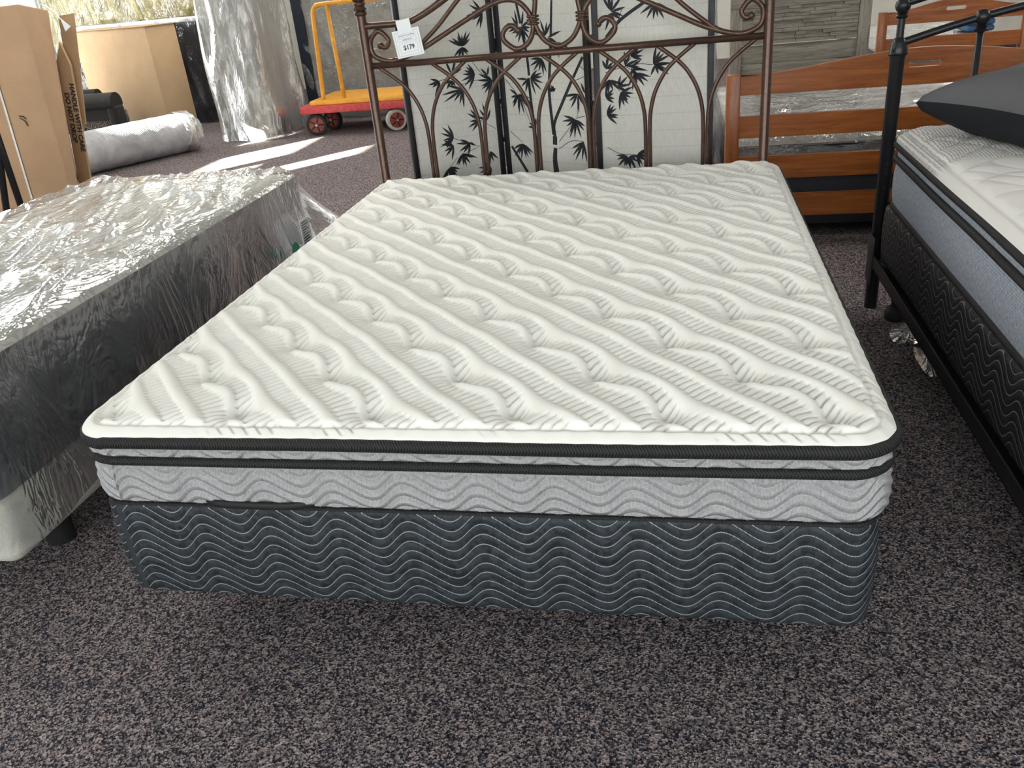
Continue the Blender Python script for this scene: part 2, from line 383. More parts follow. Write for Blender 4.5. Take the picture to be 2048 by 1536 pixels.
def mat_paper():
    t = NT('rice_paper'); c = t.coord('Object'); s = t.n('ShaderNodeSeparateXYZ'); t.l(c, s.inputs[0])
    fib = t.noise(t.coord('Object', (60, 60, 6)), 6, 3, .7); fr = t.math('FRACT', t.math('DIVIDE', s.outputs[2], .064))
    ln = t.math('LESS_THAN', t.math('ABSOLUTE', t.math('SUBTRACT', fr, .5)), .035); nn = t.noise(t.coord('Object', (3, 3, 3)), 3, 2)
    base = t.ramp(fib, [(.3, (.60, .585, .53)), (.7, (.74, .725, .67))])
    t.set(Base_Color=t.mix(t.math('MULTIPLY', ln, t.math('MULTIPLY', nn, .6)), base, (.52, .43, .33)), Roughness=.9); t.bump(fib, .15, .001)
    t.b.inputs['Specular IOR Level'].default_value = .15; return t.m
M['paper'] = mat_paper()

# ------------------------------------------------------------------ the room
def plane_box(name, lo, hi, mat):
    o = rbox(name, lo, hi, mat, None, 0, smooth=False); o['kind'] = 'structure'; return o
XL, XR, YF, YB, ZC = -7.0, 8.0, -4.5, 10.5, 3.05
plane_box('floor', (XL-.2, YF-.2, -.1), (XR+.2, YB+.2, 0), M['carpet'])
plane_box('ceiling', (XL-.2, YF-.2, ZC), (XR+.2, YB+.2, ZC+.12), M['ceil'])
plane_box('wall_right', (XR, YF, 0), (XR+.15, YB, ZC), M['wall'])
plane_box('wall_back', (XL, YB, 0), (XR, YB+.15, ZC), M['wall'])
def wall_with_openings(name, axis, pos, thick, a0, a1, ops, mat):
    """ops=[(a,b,z0,z1)] sorted along the wall; one mesh of solid boxes around the openings"""
    boxes = []; cur = a0
    for (a, b, z0, z1) in ops:
        boxes.append((cur, a, 0, ZC)); boxes.append((a, b, 0, z0)); boxes.append((a, b, z1, ZC)); cur = b
    boxes.append((cur, a1, 0, ZC)); V = []; Fc = []
    for (a, b, z0, z1) in boxes:
        if b-a < 1e-4 or z1-z0 < 1e-4: continue
        k = len(V)
        for t_ in (pos, pos+thick):
            for (aa, zz) in ((a, z0), (b, z0), (b, z1), (a, z1)): V.append((t_, aa, zz) if axis == 0 else (aa, t_, zz))
        Fc += [(k, k+1, k+2, k+3), (k+7, k+6, k+5, k+4), (k, k+4, k+5, k+1), (k+1, k+5, k+6, k+2), (k+2, k+6, k+7, k+3), (k+3, k+7, k+4, k)]
    o = mesh(name, V, Fc, mat); o['kind'] = 'structure'; return o
LOPS = [(-1.55, -1.0, 2.1, 2.46), (-.92, -.56, 1.85, 2.12), (-.50, .45, 1.80, 2.16), (1.0, 1.62, 1.74, 1.99), (5.2, 7.2, .45, 2.6), (7.3, 9.6, .45, 2.6)]  # the high slots are added, sized so the sun streaks the carpet
wall_with_openings('wall_left', 0, XL-.15, .15, YF, YB, LOPS, M['wall'])
FOPS = [(-3.4, -.6, .3, 2.7), (-.4, 2.4, .3, 2.7), (2.6, 5.4, .3, 2.7)]
wall_with_openings('wall_front', 1, YF-.15, .15, XL, XR, FOPS, M['wall'])
glass = NT('window_glass'); glass.t.nodes.remove(glass.b)
g1 = glass.n('ShaderNodeBsdfTransparent'); g1.inputs[0].default_value = (.94, .97, .96, 1); g2 = glass.n('ShaderNodeBsdfGlossy'); g2.inputs['Roughness'].default_value = .02
gm = glass.n('ShaderNodeMixShader'); gm.inputs[0].default_value = .06; glass.l(g1.outputs[0], gm.inputs[1]); glass.l(g2.outputs[0], gm.inputs[2]); glass.l(gm.outputs[0], glass.out.inputs[0])
def window(i, axis, pos, a, b, z0, z1):
    t_ = .04; V = []; Fc = []
    w_ = bpy.data.objects.new('window_%d' % i, None); COL.objects.link(w_); w_['kind'] = 'structure'
    w_.location = (pos, (a+b)/2, z0) if axis == 0 else ((a+b)/2, pos, z0)
    for (aa, bb, za, zb) in ((a, a+t_, z0, z1), (b-t_, b, z0, z1), (a+t_, b-t_, z0, z0+t_), (a+t_, b-t_, z1-t_, z1)):
        lo, hi = ((pos-.03, aa, za), (pos+.03, bb, zb)) if axis == 0 else ((aa, pos-.03, za), (bb, pos+.03, zb))
        rbox('window_frame', lo, hi, M['trim'], w_, .004)
    lo, hi = ((pos-.004, a+t_, z0+t_), (pos+.004, b-t_, z1-t_)) if axis == 0 else ((a+t_, pos-.004, z0+t_), (b-t_, pos+.004, z1-t_))
    rbox('pane', lo, hi, glass.m, w_, 0, smooth=False)
plane_box('sun_block_front', (-8.6, YF-5.2, -.1), (XR+4, YF-4.6, 7.5), M['wall'])  # unseen block added to keep the sun out of the front windows
plane_box('sun_block_left', (-9.4, 2.1, -.1), (-9.0, 9.2, 4.8), M['wall'])  # second unseen blocker, added to shade the tall left windows from the sun
k = 1
for op in LOPS: window(k, 0, XL-.08, *op); k += 1
for op in FOPS: window(k, 1, YF-.08, *op); k += 1

# ------------------------------------------------------------------ main bed: queen pillow-top mattress on a box spring
W, L, ZT, ZB, ZBB = 1.52, 2.008, .558, .4206, .19
matt = thing('mattress', 'white quilted pillow top mattress with grey border in the middle of the shop', 'mattress', (W/2, L/2, ZB))
def wave(s, A, lam, skew=.22):
    th = 2*np.pi*s/lam; return A*np.sin(th+skew*np.sin(th))
def mat_relief(s, z):
    ph = (z-wave(s, WA, WL))/WS; fr = np.abs(ph-np.floor(ph)-.5)*2       # 0 on the stitch
    pk = .6+.8*vnoise(s*7, z*9, 3)
    return .0068*np.sqrt(np.clip(fr, 0, 1))*pk*np.where((z < ZB+.008) | (z > ZT-.012) | (np.abs(z-(ZT-.0425)) < .0135), .08, 1)
R_C = .085
zz = np.linspace(ZB, ZT-.046, 26)
lower = [(z, -.012+.007*((ZT-.046-z)/(ZT-.046-ZB))**1.5 + .006*math.sin(math.pi*(z-ZB)/(ZT-.046-ZB)) - (.006 if i == 0 else 0)) for i, z in enumerate(zz)]
wall_loft('border_panel', (0, W, 0, L), R_C, lower, M['heather'], matt, .0045, mat_relief)
zz2 = np.linspace(ZT-.040, ZT-.006, 10)
wall_loft('pillow_top_gusset', (0, W, 0, L), R_C, [(z, -.012+.003*math.sin(math.pi*i/9)) for i, z in enumerate(zz2)], M['heather'], matt, .0045, mat_relief, caps=False)
def tape_ring(name, rect, r, z, ra, rb, mat, parent, step=.012, wob=.0, out=0, seg=10, seed=1):
    p, n, s = rrect(*rect, r, step); N = len(p); V = []; UV = []
    dz = (vnoise(s*2.2, s*0, seed)-.5)*2*wob; do = (vnoise(s*2.8, s*0+5, seed)-.5)*wob
    for i in range(N):
        for k_ in range(seg):
            a = 2*math.pi*k_/seg; o_ = out+do[i]+ra*math.cos(a)
            V.append((p[i, 0]+n[i, 0]*o_, p[i, 1]+n[i, 1]*o_, z+dz[i]+rb*math.sin(a))); UV.append((s[i], 2*abs(k_/seg-.5)*2))
    a = np.arange(N*seg).reshape(N, seg); b = np.roll(a, -1, 0); a2 = np.roll(a, -1, 1); b2 = np.roll(b, -1, 1)
    Fq = np.stack([a, b, b2, a2], -1).reshape(-1, 4)
    return mesh(name, V, Fq, mat, parent, True, UV)
tape_ring('edge_tape', (0, W, 0, L), R_C, ZT, .0105, .0130, M['tape'], matt, wob=.003, out=-.003)
tape_ring('edge_tape', (0, W, 0, L), R_C, ZT-.0425, .008, .0095, M['tape'], matt, wob=.0015, out=-.008, seed=4)
tape_ring('edge_tape', (0, W, 0, L), R_C, ZB+.0095, .009, .0075, M['tape'], matt, wob=.001, out=-.028, seed=9)
tube('loose_tape', catmull([(.255, .014, ZB+.009), (.29, -.003, ZB+.008), (.37, -.006, ZB+.0075), (.45, -.004, ZB+.008), (.50, .014, ZB+.009)], 6), .006, M['tape'], matt, 8, flat=(.005, .0085), up=(0, 0, 1))
def quilt_top():
    nx = 660
    xs = np.linspace(0, W, nx)
    ys = [0.]; 
    while ys[-1] < L: ys.append(ys[-1]+.0020+.0011*ys[-1]/L)
    ys = np.array(ys)*L/ys[-1]; ny = len(ys)
    X, Y = np.meshgrid(xs, ys, indexing='ij')
    gx, gy = X.copy(), Y.copy(); r = R_C; D = np.minimum(np.minimum(X, W-X), np.minimum(Y, L-Y))
    for (sx, sy) in ((0, 0), (1, 0), (0, 1), (1, 1)):
        a = 1-(X if not sx else W-X)/r; b = 1-(Y if not sy else L-Y)/r; mk = (a > 0) & (b > 0)
        a_ = np.clip(a, 0, 1); b_ = np.clip(b, 0, 1); ap = a_*np.sqrt(1-b_*b_/2); bp = b_*np.sqrt(1-a_*a_/2)
        px = r*(1-ap); py = r*(1-bp); px = W-px if sx else px; py = L-py if sy else py
        gx = np.where(mk, px, gx); gy = np.where(mk, py, gy); D = np.where(mk, r*(1-np.hypot(ap, bp)), D)
    D = np.clip(D, 0, None)
    # tuft lattice: tufts where A and B are whole numbers, quilting runs along B
    p = (gx-.331)/.1362; q = (gy-.67)/.1465; A = (p+q)/2; B = (p-q)/2
    tA = np.round(A); tB = np.round(B); dA = A-tA; dB = B-tB; rho = np.hypot(dA, dB)
    wob = vnoise(gx*5, gy*5, 2)-.5
    pin = np.exp(-(rho/.20)**2)
    A2 = A+dA*.45*pin; B2 = B+dB*.45*pin
    row = np.exp(-(dA/.17)**2)
    A3 = A2+(.008+.066*row)*np.sin(2*np.pi*(B+.12))+.03*wob
    ph = A3*3+.18; fr = ph-np.round(ph)                                   # 0 at the crest of a smooth band
    smooth = sstep(.23, .15, np.abs(fr))
    inner = sstep(.026, .040, D)
    crest = np.cos(np.clip(fr/.26, -1, 1)*np.pi/2)**1.2
    rib = B2*12.6+.12*np.sin(2*np.pi*A*1.0)+.35*wob+.22*np.abs(fr); g = np.abs(rib-np.floor(rib)-.5)*2
    groove = sstep(.60, .88, g)*(1-smooth)
    groove *= .75+.5*vnoise(gx*9, gy*9, 8)
    # border outside the seam: short ribs following the same rhythm
    gb = np.abs((gx+gy)*38-np.floor((gx+gy)*38)-.5)*2; bmask = sstep(.45, .6, vnoise((gx-gy)*11, (gx+gy)*1.5, 5))
    gborder = sstep(.62, .95, gb)*(1-inner)*sstep(.006, .014, D)*bmask
    prof = np.sqrt(np.clip(1-(1-np.clip(D/.075, 0, 1))**2, 0, 1))
    z = ZT+.006+.030*prof+.010*sstep(.05, .5, D)
    z += inner*(.0066*crest*(1-.5*pin)-.0055*np.clip(groove, 0, 1)-.022*np.exp(-(rho/.13)**2)-.008*np.exp(-(rho/.34)**2))
    z += inner*.006*(vnoise(gx*6, gy*6, 11)-.5)
    z -= .0065*np.exp(-((D-.030)/.0055)**2)+.0035*gborder
    z -= .0015*(1-inner)*np.abs(np.sin(gx*60+gy*60))
    V = np.stack([gx, gy, z], -1).reshape(-1, 3)
    o = mesh('quilted_top', V, gridfaces(nx, ny), M['quilt'], matt, True)
    at = o.data.attributes.new('groove', 'FLOAT', 'POINT'); at.data.foreach_set('value', np.clip(groove*inner*.42+gborder*.55, 0, 1).ravel().astype(np.float32))
quilt_top()
box = thing('box_spring', 'dark charcoal box spring with wavy white stitching under the white pillow top mattress', 'box spring', (W/2, L/2, ZBB))
def box_prof(z0, z1, bulge=.008, n=16, r_=.014):
    out = []
    for i in range(n+1):
        t_ = i/n; z = z0+(z1-z0)*t_; e = min(t_, 1-t_)*(z1-z0)
        rr = 0 if e >= r_ else -(r_-math.sqrt(max(0, r_*r_-(r_-e)**2)))
        out.append((z, rr+bulge*math.sin(math.pi*t_)))
    return out
wall_loft('cover', (.020, W-.020, .005, L-.03), .05, box_prof(ZBB, ZB-.002, .006, 26, .008), M['boxmain'], box, .012)
tape_ring('piping', (.020, W-.020, .005, L-.03), .05, ZB-.008, .005, .005, M['tape'], box, out=-.006, seed=3)
fr_ = thing('steel_bedstead', 'black steel bedstead in the shadow under the charcoal box spring', 'bedstead', (W/2, L/2, 0))
for x0 in (.16, W-.20): rbox('side_rail', (x0, .20, ZBB-.036), (x0+.04, L-.05, ZBB-.001), M['frame_steel'], fr_, .003)
for y0 in (.35, 1.0, 1.65): rbox('cross_bar', (.16, y0, ZBB-.034), (W-.16, y0+.035, ZBB-.006), M['frame_steel'], fr_, .003)
for x0 in (.18, W-.18):
    for y0 in (.42, 1.68): lathe('leg', [(.022, 0), (.022, .02), (.014, .025), (.014, ZBB-.03)], (x0, y0, 0), M['frame_steel'], fr_, 12)

# ------------------------------------------------------------------ bronze headboard
YH = 2.058; XA, XB = -.005, 1.470; XC = (XA+XB)/2; ZRL = 1.006
hb = thing('headboard', 'bronze metal scroll headboard at the head of the white mattress', 'headboard', (XC, YH, 0))
def H(pts, n=8): return catmull([(x, YH, z) for (x, z) in pts], n)
def mir(pts): return [(2*XC-x, z) for (x, z) in pts]
for x in (XA, XB):
    po = lathe('post', [(.022, 0), (.022, .012), (.0175, .016), (.0175, 1.185)], (x, YH, 0), M['bronze'], hb, 18)
    lathe('finial', [(.018, 1.183), (.024, 1.188), (.024, 1.196), (.018, 1.199), (.022, 1.203), (.026, 1.209), (.022, 1.215), (.019, 1.218), (.023, 1.222), (.023, 1.228), (.018, 1.233), (.022, 1.25), (.030, 1.28), (.034, 1.31), (.031, 1.335), (.02, 1.352), (.006, 1.36)], (x, YH, 0), M['bronze'], po, 18)
    for k_ in range(12):
        a = 2*math.pi*k_/12
        tube('finial_flute', [(x+math.cos(a)*rr, YH+math.sin(a)*rr, z) for (rr, z) in ((.018, 1.234), (.0225, 1.25), (.0305, 1.28), (.034, 1.31))], .004, M['bronze'], po, 6)
rl = tube('lower_rail', [(XA, YH, ZRL), (XB, YH, ZRL)], .0125, M['bronze'], hb, 14)
top = [(XA, 1.147), (.06, 1.147), (.13, 1.147), (.18, 1.151), (.245, 1.176), (.316, 1.212), (.42, 1.27), (.55, 1.325), (XC, 1.345)]
tube('top_rail', H(top+mir(top)[-2::-1]), .0125, M['bronze'], hb, 12)
scroll = [(.055, 1.075), (.075, 1.069), (.088, 1.094), (.054, 1.127), (.018, 1.096), (.022, 1.045), (.071, 1.021), (.126, 1.024), (.213, 1.052), (.306, 1.096), (.406, 1.144), (.48, 1.178), (.541, 1.194), (.590, 1.186), (.624, 1.155), (.639, 1.12), (.641, 1.083), (.619, 1.043), (.576, 1.026), (.535, 1.053), (.527, 1.079), (.546, 1.103), (.569, 1.105), (.586, 1.089)]
branch = [(.126, 1.024), (.17, 1.04), (.222, 1.076), (.291, 1.131), (.372, 1.208), (.44, 1.262), (.52, 1.30)]
heart = [(.62, 1.29), (.650, 1.24), (.656, 1.184), (.648, 1.12), (.662, 1.077), (.688, 1.044), (XC, 1.025)]
for fn in (lambda p: p, mir):
    tube('scroll', H(fn(scroll)), .0095, M['bronze'], hb, 10); tube('scroll_branch', H(fn(branch)), .0085, M['bronze'], hb, 10)
    for e in (scroll[0], scroll[-1]):
        q = fn([e])[0]; lathe('scroll_tip', [(.004, -.012), (.011, -.008), (.0135, 0), (.011, .008), (.004, .012)], (q[0], YH, q[1]), M['bronze'], hb, 10, (0, 1, 0))
    for dz in (-.012, 0, .012):
        q = fn([(.6435, 1.12)])[0]; tube('collar', [(q[0]+.019*math.cos(a), YH+.013*math.sin(a), q[1]+dz) for a in np.linspace(0, 2*math.pi, 14)[:-1]], .005, M['bronze'], hb, 6, True)
    for q in fn([(.071, 1.013), (.576, 1.018), (.10, 1.018)]): lathe('weld_peg', [(.006, -.012), (.006, .012)], (q[0], YH, q[1]), M['bronze'], hb, 8)
tube('centre_heart', H(heart+mir(heart)[-2::-1]), .0095, M['bronze'], hb, 10)
for k_ in range(6):
    xk = XA+(XB-XA)*(k_+1)/7
    for sd in (-1, 1):
        arc = [(xk+sd*.008, .40), (xk+sd*.008, .60), (xk+sd*.008, .70), (xk+sd*.012, .775), (xk+sd*.030, .845), (xk+sd*.065, .908), (xk+sd*.107, .951), (xk+sd*.172, ZRL-.006)]
        tube('arch_bar', H(arc, 6), .0075, M['bronze'], hb, 8)
for (x, sd) in ((XA, 1), (XB, -1)):
    pass
tube('bottom_rail', [(XA, YH, .40), (XB, YH, .40)], .0125, M['bronze'], hb, 12)

# price tag hanging from the top rail
def text_mesh(name, body, size, mat, parent, M4, align='CENTER', bold=0.0, depth=.0):
    cu = bpy.data.curves.new(name+'_c', 'FONT'); cu.body = body; cu.size = size; cu.align_x = align; cu.align_y = 'CENTER'; cu.offset = bold; cu.resolution_u = 3; cu.extrude = depth
    ob = bpy.data.objects.new(name+'_t', cu); COL.objects.link(ob); bpy.context.view_layer.update()
    me = bpy.data.meshes.new_from_object(ob.evaluated_get(bpy.context.evaluated_depsgraph_get()))
    bpy.data.objects.remove(ob); bpy.data.curves.remove(cu)
    me.transform(Matrix.Translation(-origin(parent)) @ M4 if parent is not None else M4); me.name = name
    me.materials.clear(); me.materials.append(mat)
    return link(bpy.data.objects.new(name, me), parent)
YT = YH-.022
tg = thing('price_tag', 'white paper price tag reading $179 hung on the bronze headboard', 'price tag', (.17, YT, 1.03))
TM = Matrix.Translation((.170, YT, 1.083)) @ Matrix.Rotation(math.radians(7.0), 4, 'Y').inverted() @ Matrix.Rotation(math.pi/2, 4, 'X')   # local x right, y up, z towards the camera
def tag_quad(name, x0, x1, y0, y1, z, mat, par, th=.0):
    V = [TM @ Vector(p) for p in ((x0, y0, z), (x1, y0, z), (x1, y1, z), (x0, y1, z), (x0, y0, z-.0008), (x1, y0, z-.0008), (x1, y1, z-.0008), (x0, y1, z-.0008))]
    return mesh(name, V, [(0, 1, 2, 3), (7, 6, 5, 4), (0, 4, 5, 1), (1, 5, 6, 2), (2, 6, 7, 3), (3, 7, 4, 0)], mat, par)
tag_quad('card', -.053, .053, -.052, .044, 0, M['card'], tg)
tag_quad('hanging_tab', -.028, .026, .030, .078, .0012, M['card'], tg)
def frame_lines(x0, x1, y0, y1, t_, z=.0004):
    V = []; Fc = []
    for (a, b, c, d) in ((x0, x1, y0, y0+t_), (x0, x1, y1-t_, y1), (x0, x0+t_, y0, y1), (x1-t_, x1, y0, y1)):
        k_ = len(V); V += [TM @ Vector(p) for p in ((a, c, z), (b, c, z), (b, d, z), (a, d, z))]; Fc.append((k_, k_+1, k_+2, k_+3))
    return mesh('border_line', V, Fc, M['card_line'], tg)
frame_lines(-.046, .046, -.046, .037, .0010)
for fr4 in ((-.036, .036, .018, .030), (-.036, .036, .003, .014), (-.036, .036, -.036, -.002)): frame_lines(*fr4, .0005)
for (b_, s_, y_, bo) in (('$179', .022, -.019, .0006), ('Queen Framed Metal', .0074, .024, .0), ('#300218 5/0', .0072, .0085, .0)):
    text_mesh('lettering', b_, s_, M['card_ink'], tg, TM @ Matrix.Translation((0, y_, .0006)), bold=bo)

# ------------------------------------------------------------------ folding screen with bamboo print
HV = [(.068, 2.19), (.416, 2.46), (.830, 2.25), (1.300, 2.215)]
SH = 1.78
scr = thing('folding_screen', 'black framed folding screen with bamboo print on pale rice paper behind the headboard', 'room divider', (.7, 2.33, 0))
bam = random.Random(3)
def leaf(cx, cz, ang, ln, wd):
    c, s = math.cos(ang), math.sin(ang); prof = [(0, 0), (.25, .42), (.5, .5), (.75, .3), (1, 0), (.75, -.3), (.5, -.5), (.25, -.42)]
    return [(cx+c*t*ln-s*u*wd, cz+s*t*ln+c*u*wd) for (t, u) in prof]
def cluster(polys, cx, cz, ang, n=6, ln=.055, spread=1.9):
    for i in range(n):
        a = ang+1.25*spread*((i+.5)/n-.5)+bam.uniform(-.12, .12); polys.append(leaf(cx, cz, a, ln*1.35*bam.uniform(.7, 1.15), .0105))
def stroke(polys, pts, w0, w1):
    P = catmull([(x, z, 0) for x, z in pts], 5)
    for i in range(len(P)-1):
        a, b = P[i][:2], P[i+1][:2]; d = b-a; n = np.array([-d[1], d[0]])/(np.linalg.norm(d)+1e-9)
        t0 = w0+(w1-w0)*i/(len(P)-1); t1 = w0+(w1-w0)*(i+1)/(len(P)-1)
        polys.append([tuple(a+n*t0/2), tuple(a-n*t0/2), tuple(b-n*t1/2), tuple(b+n*t1/2)])
def panel(i, prints):
    (xa, ya), (xb, yb) = HV[i], HV[i+1]; d = Vector((xb-xa, yb-ya, 0)); ln = d.length; d.normalize(); nrm = Vector((d.y, -d.x, 0))
    Bm = Matrix(((d.x, nrm.x, 0, xa), (d.y, nrm.y, 0, ya), (0, 0, 1, 0), (0, 0, 0, 1)))       # local x along panel, y to the camera side, z up
    pn = bpy.data.objects.new('screen_panel', None); COL.objects.link(pn); pn.parent = scr; g = .008
    def lb(name, lo, hi, mat, bev=.002):
        o = rbox(name, lo, hi, mat, None, bev); o.data.transform(Matrix.Translation(-Vector(scr.location)) @ Bm); o.parent = pn; return o
    st = .023
    for x0 in (g, ln-g-st): lb('stile', (x0, -.010, 0), (x0+st, .010, SH), M['lacquer'])
    for z0 in (.06, SH-.03, ): lb('cross_rail', (g+st, -.009, z0), (ln-g-st, .009, z0+.025), M['lacquer'])
    lb('rice_paper', (g+st-.002, -.002, .085), (ln-g-st+.002, .001, SH-.03), M['paper'], 0)
    for z0 in (.25, .62, .78, .99, 1.5):
        if i < 2: lb('hinge', (ln-.009, -.004, z0), (ln+.009, .006, z0+.05 if z0 > .9 else z0+.02), M['blackmetal'], .001)
    V = []; Fc = []; T_ = Matrix.Translation(-Vector(scr.location)) @ Bm; lo, hi = g+st, ln-g-st
    for pl in prints:
        if not all(lo < p[0] < hi and .09 < p[1] < SH-.04 for p in pl): continue
        k_ = len(V); V += [T_ @ Vector((x, .0016, z)) for x, z in pl]; Fc.append(tuple(range(k_, k_+len(pl))))
    me = bpy.data.meshes.new('bamboo_print'); me.from_pydata(V, [], Fc); me.materials.append(M['ink']); o = link(bpy.data.objects.new('bamboo_print', me), pn); o['kind'] = 'stuff'
def PX(i, px, py):
    """photo pixel -> (distance along panel i, height): the pixel ray meets the vertical panel plane"""
    (xa, ya), (xb, yb) = HV[i], HV[i+1]; d = np.array([xb-xa, yb-ya, 0]); ln = np.linalg.norm(d); d /= ln; n = np.array([d[1], -d[0], 0])
    r = ray(px, py); t = np.dot(np.array([xa, ya, 0])-CAM, n)/np.dot(r, n); P = CAM+r*t
    return float(np.dot(P-np.array([xa, ya, 0]), d)), float(P[2])
def c3(x, y): return (690+x/4.043, y/4.042)
def c4(x, y): return (1100+x/4.267, y/4.267)
P0, P1, P2 = [], [], []
def CL(polys, i, px, ang, n=6, ln=.055, spread=1.9): cluster(polys, *PX(i, *px), math.radians(ang), n, ln, spread)
def ST(polys, i, pts, w0, w1): stroke(polys, [PX(i, *p) for p in pts], w0, w1)
for (x, y, a, n, l_) in ((1110, 100, 190, 7, .052), (945, 375, 90, 8, .046), (945, 380, 270, 5, .036), (1050, 600, 175, 7, .046), (860, 600, 60, 3, .05), (765, 660, 210, 5, .042), (860, 650, 250, 4, .03),
                      (950, 720, 215, 6, .066), (1190, 650, 200, 8, .050), (1150, 610, 80, 3, .034), (1090, 970, 165, 6, .052), (1150, 970, 100, 5, .05), (880, 1110, 170, 6, .054), (880, 1180, 195, 5, .050), (1010, 1160, 200, 5, .05), (1000, 1150, 280, 3, .028),
                      (950, 1240, 285, 7, .050), (850, 1350, 280, 8, .044), (1230, 1060, 230, 4, .045), (1170, 1220, 330, 7, .044), (1180, 1350, 200, 5, .044)): CL(P0, 0, c3(x, y), a, n, l_)
for s_ in ([(960, 390), (1020, 490), (1120, 610), (1190, 640)], [(930, 690), (1050, 650), (1180, 645)], [(870, 1115), (1000, 1160), (1110, 1185)], [(980, 1235), (1080, 1185)], [(850, 1350), (910, 1270)], [(1090, 970), (1220, 1040)], [(760, 655), (900, 610)]): ST(P0, 0, [c3(*p) for p in s_], .0022, .0018)
ST(P1, 1, [c3(1380, 0), c3(1420, 190)], .011, .012); ST(P1, 1, [c3(1425, 215), c3(1470, 440), c3(1490, 610)], .012, .012); ST(P1, 1, [c3(1485, 630), c3(1510, 850), c3(1540, 1040)], .013, .013); ST(P1, 1, [c3(1535, 1055), c3(1590, 1380)], .014, .016)
ST(P1, 1, [c3(1670, 0), c3(1665, 300)], .010, .011); ST(P1, 1, [c3(1665, 320), c3(1655, 600), c3(1655, 780), c3(1690, 1090)], .012, .015)
ST(P1, 1, [c3(1700, 1100), c4(40, 1050), c4(110, 870), c4(190, 680)], .014, .013); ST(P1, 1, [c4(200, 660), c4(300, 440)], .012, .011)
ST(P1, 1, [c3(1700, 1100), c3(1700, 1170)], .022, .022); ST(P1, 1, [c3(1705, 1195), c3(1700, 1290), c3(1715, 1400)], .018, .028)
ST(P1, 1, [c3(1350, 1180), c3(1480, 1390)], .012, .014)
for (f_, x, y, a, n, l_) in ((c3, 1400, 215, 150, 4, .045), (c3, 1430, 220, 20, 4, .045), (c3, 1430, 230, 260, 6, .045), (c3, 1620, 290, 110, 5, .05), (c3, 1590, 470, 240, 6, .05), (c3, 1480, 640, 230, 4, .04), (c3, 1500, 630, 350, 6, .05), (c3, 1410, 760, 280, 8, .06), (c3, 1400, 770, 190, 3, .04), (c3, 1440, 1160, 270, 8, .055), (c3, 1640, 300, 330, 3, .05), (c3, 1720, 340, 290, 4, .045),
                             (c4, 220, 1020, 215, 5, .05), (c4, 220, 1020, 300, 6, .055), (c4, 290, 1210, 270, 8, .06), (c4, 240, 800, 240, 5, .05), (c4, 300, 800, 60, 5, .04), (c4, 320, 600, 200, 3, .03), (c3, 1540, 1030, 130, 4, .03), (c3, 1680, 740, 90, 6, .018)): CL(P1, 1, f_(x, y), a, n, l_)
for s_ in ([(c3, 1300, 640), (c3, 1400, 770)], [(c3, 1430, 800), (c3, 1500, 990)], [(c3, 1340, 1060), (c3, 1440, 1150)], [(c4, 80, 1210), (c4, 220, 1020)], [(c4, 80, 1270), (c4, 180, 1205), (c4, 290, 1205)], [(c4, 240, 830), (c4, 235, 1000)], [(c4, 220, 1010), (c4, 320, 985)], [(c4, 210, 690), (c4, 320, 640)], [(c4, 250, 560), (c4, 320, 620)]): ST(P1, 1, [f_(x, y) for f_, x, y in s_], .0028, .0020)
ST(P2, 2, [c4(480, 320), c4(600, 170), c4(800, 20)], .013, .012)
for (x, y, a, n, l_) in ((520, 95, 150, 5, .05), (520, 100, 30, 4, .05), (520, 110, 270, 4, .045), (900, 20, 270, 6, .05), (640, 560, 40, 4, .05), (690, 480, 35, 6, .04), (880, 545, 20, 7, .055), (900, 550, 300, 4, .04), (690, 575, 345, 3, .045), (730, 620, 290, 6, .05), (700, 590, 310, 3, .03), (500, 680, 285, 6, .045), (580, 740, 20, 4, .04), (600, 790, 320, 7, .045), (475, 830, 20, 5, .03), (485, 980, 15, 6, .045), (660, 1330, 230, 5, .045), (680, 1330, 300, 5, .045), (740, 1325, 340, 6, .045), (480, 590, 60, 4, .04)): CL(P2, 2, c4(x, y), a, n, l_)
for s_ in ([(470, 620), (640, 565), (760, 545), (880, 550)], [(640, 565), (740, 620)], [(500, 680), (600, 780)], [(490, 1255), (600, 1310), (740, 1320)], [(640, 560), (700, 480)], [(560, 230), (620, 60)]): ST(P2, 2, [c4(*p) for p in s_], .0024, .0020)
panel(0, P0); panel(1, P1); panel(2, P2)

# ------------------------------------------------------------------ bed on the right: black metal headboard, stitched box spring, grey mattress, pillow
RX0, RX1, RY0, RY1 = 1.885, 3.405, -.05, 1.945
rb = thing('box_spring', 'black box spring with grey wavy stitching on the bed at the right', 'box spring', ((RX0+RX1)/2, 1.0, .23))
wall_loft('cover', (RX0, RX1, RY0, RY1), .05, box_prof(.228, .432, .006, 18), M['boxright'], rb, .012)
rm = thing('mattress', 'white mattress with blue grey sides and black tape on the right bed', 'mattress', ((RX0+RX1)/2, 1.0, .435))
def mat_rside():
    t = NT('blue_grey_knit'); ch = t.n('ShaderNodeTexChecker'); t.l(t.coord('UV', (1, 1, 1), (0, 0, .78)), ch.inputs[0]); ch.inputs['Scale'].default_value = 210
    n = t.noise(t.coord('UV', (1, .3, 1)), 260, 3, .7); n2 = t.noise(t.coord('UV'), 5, 2)
    f = t.math('ADD', t.math('MULTIPLY', n, .8), t.math('MULTIPLY', ch.outputs['Fac'], .14))
    t.set(Base_Color=t.ramp(f, [(.3, (.16, .18, .22)), (.66, (.50, .54, .62))]), Roughness=.8); t.bump(n, .2, .001); return t.m
M['rside'] = mat_rside()
ZR = .655
wall_loft('border_panel', (RX0-.01, RX1, RY0, RY1-.02), .11, [(z, -.004-.012*abs((z-.53)/.1)**2) for z in np.linspace(.436, ZR-.045, 14)], M['rside'], rm, .02)
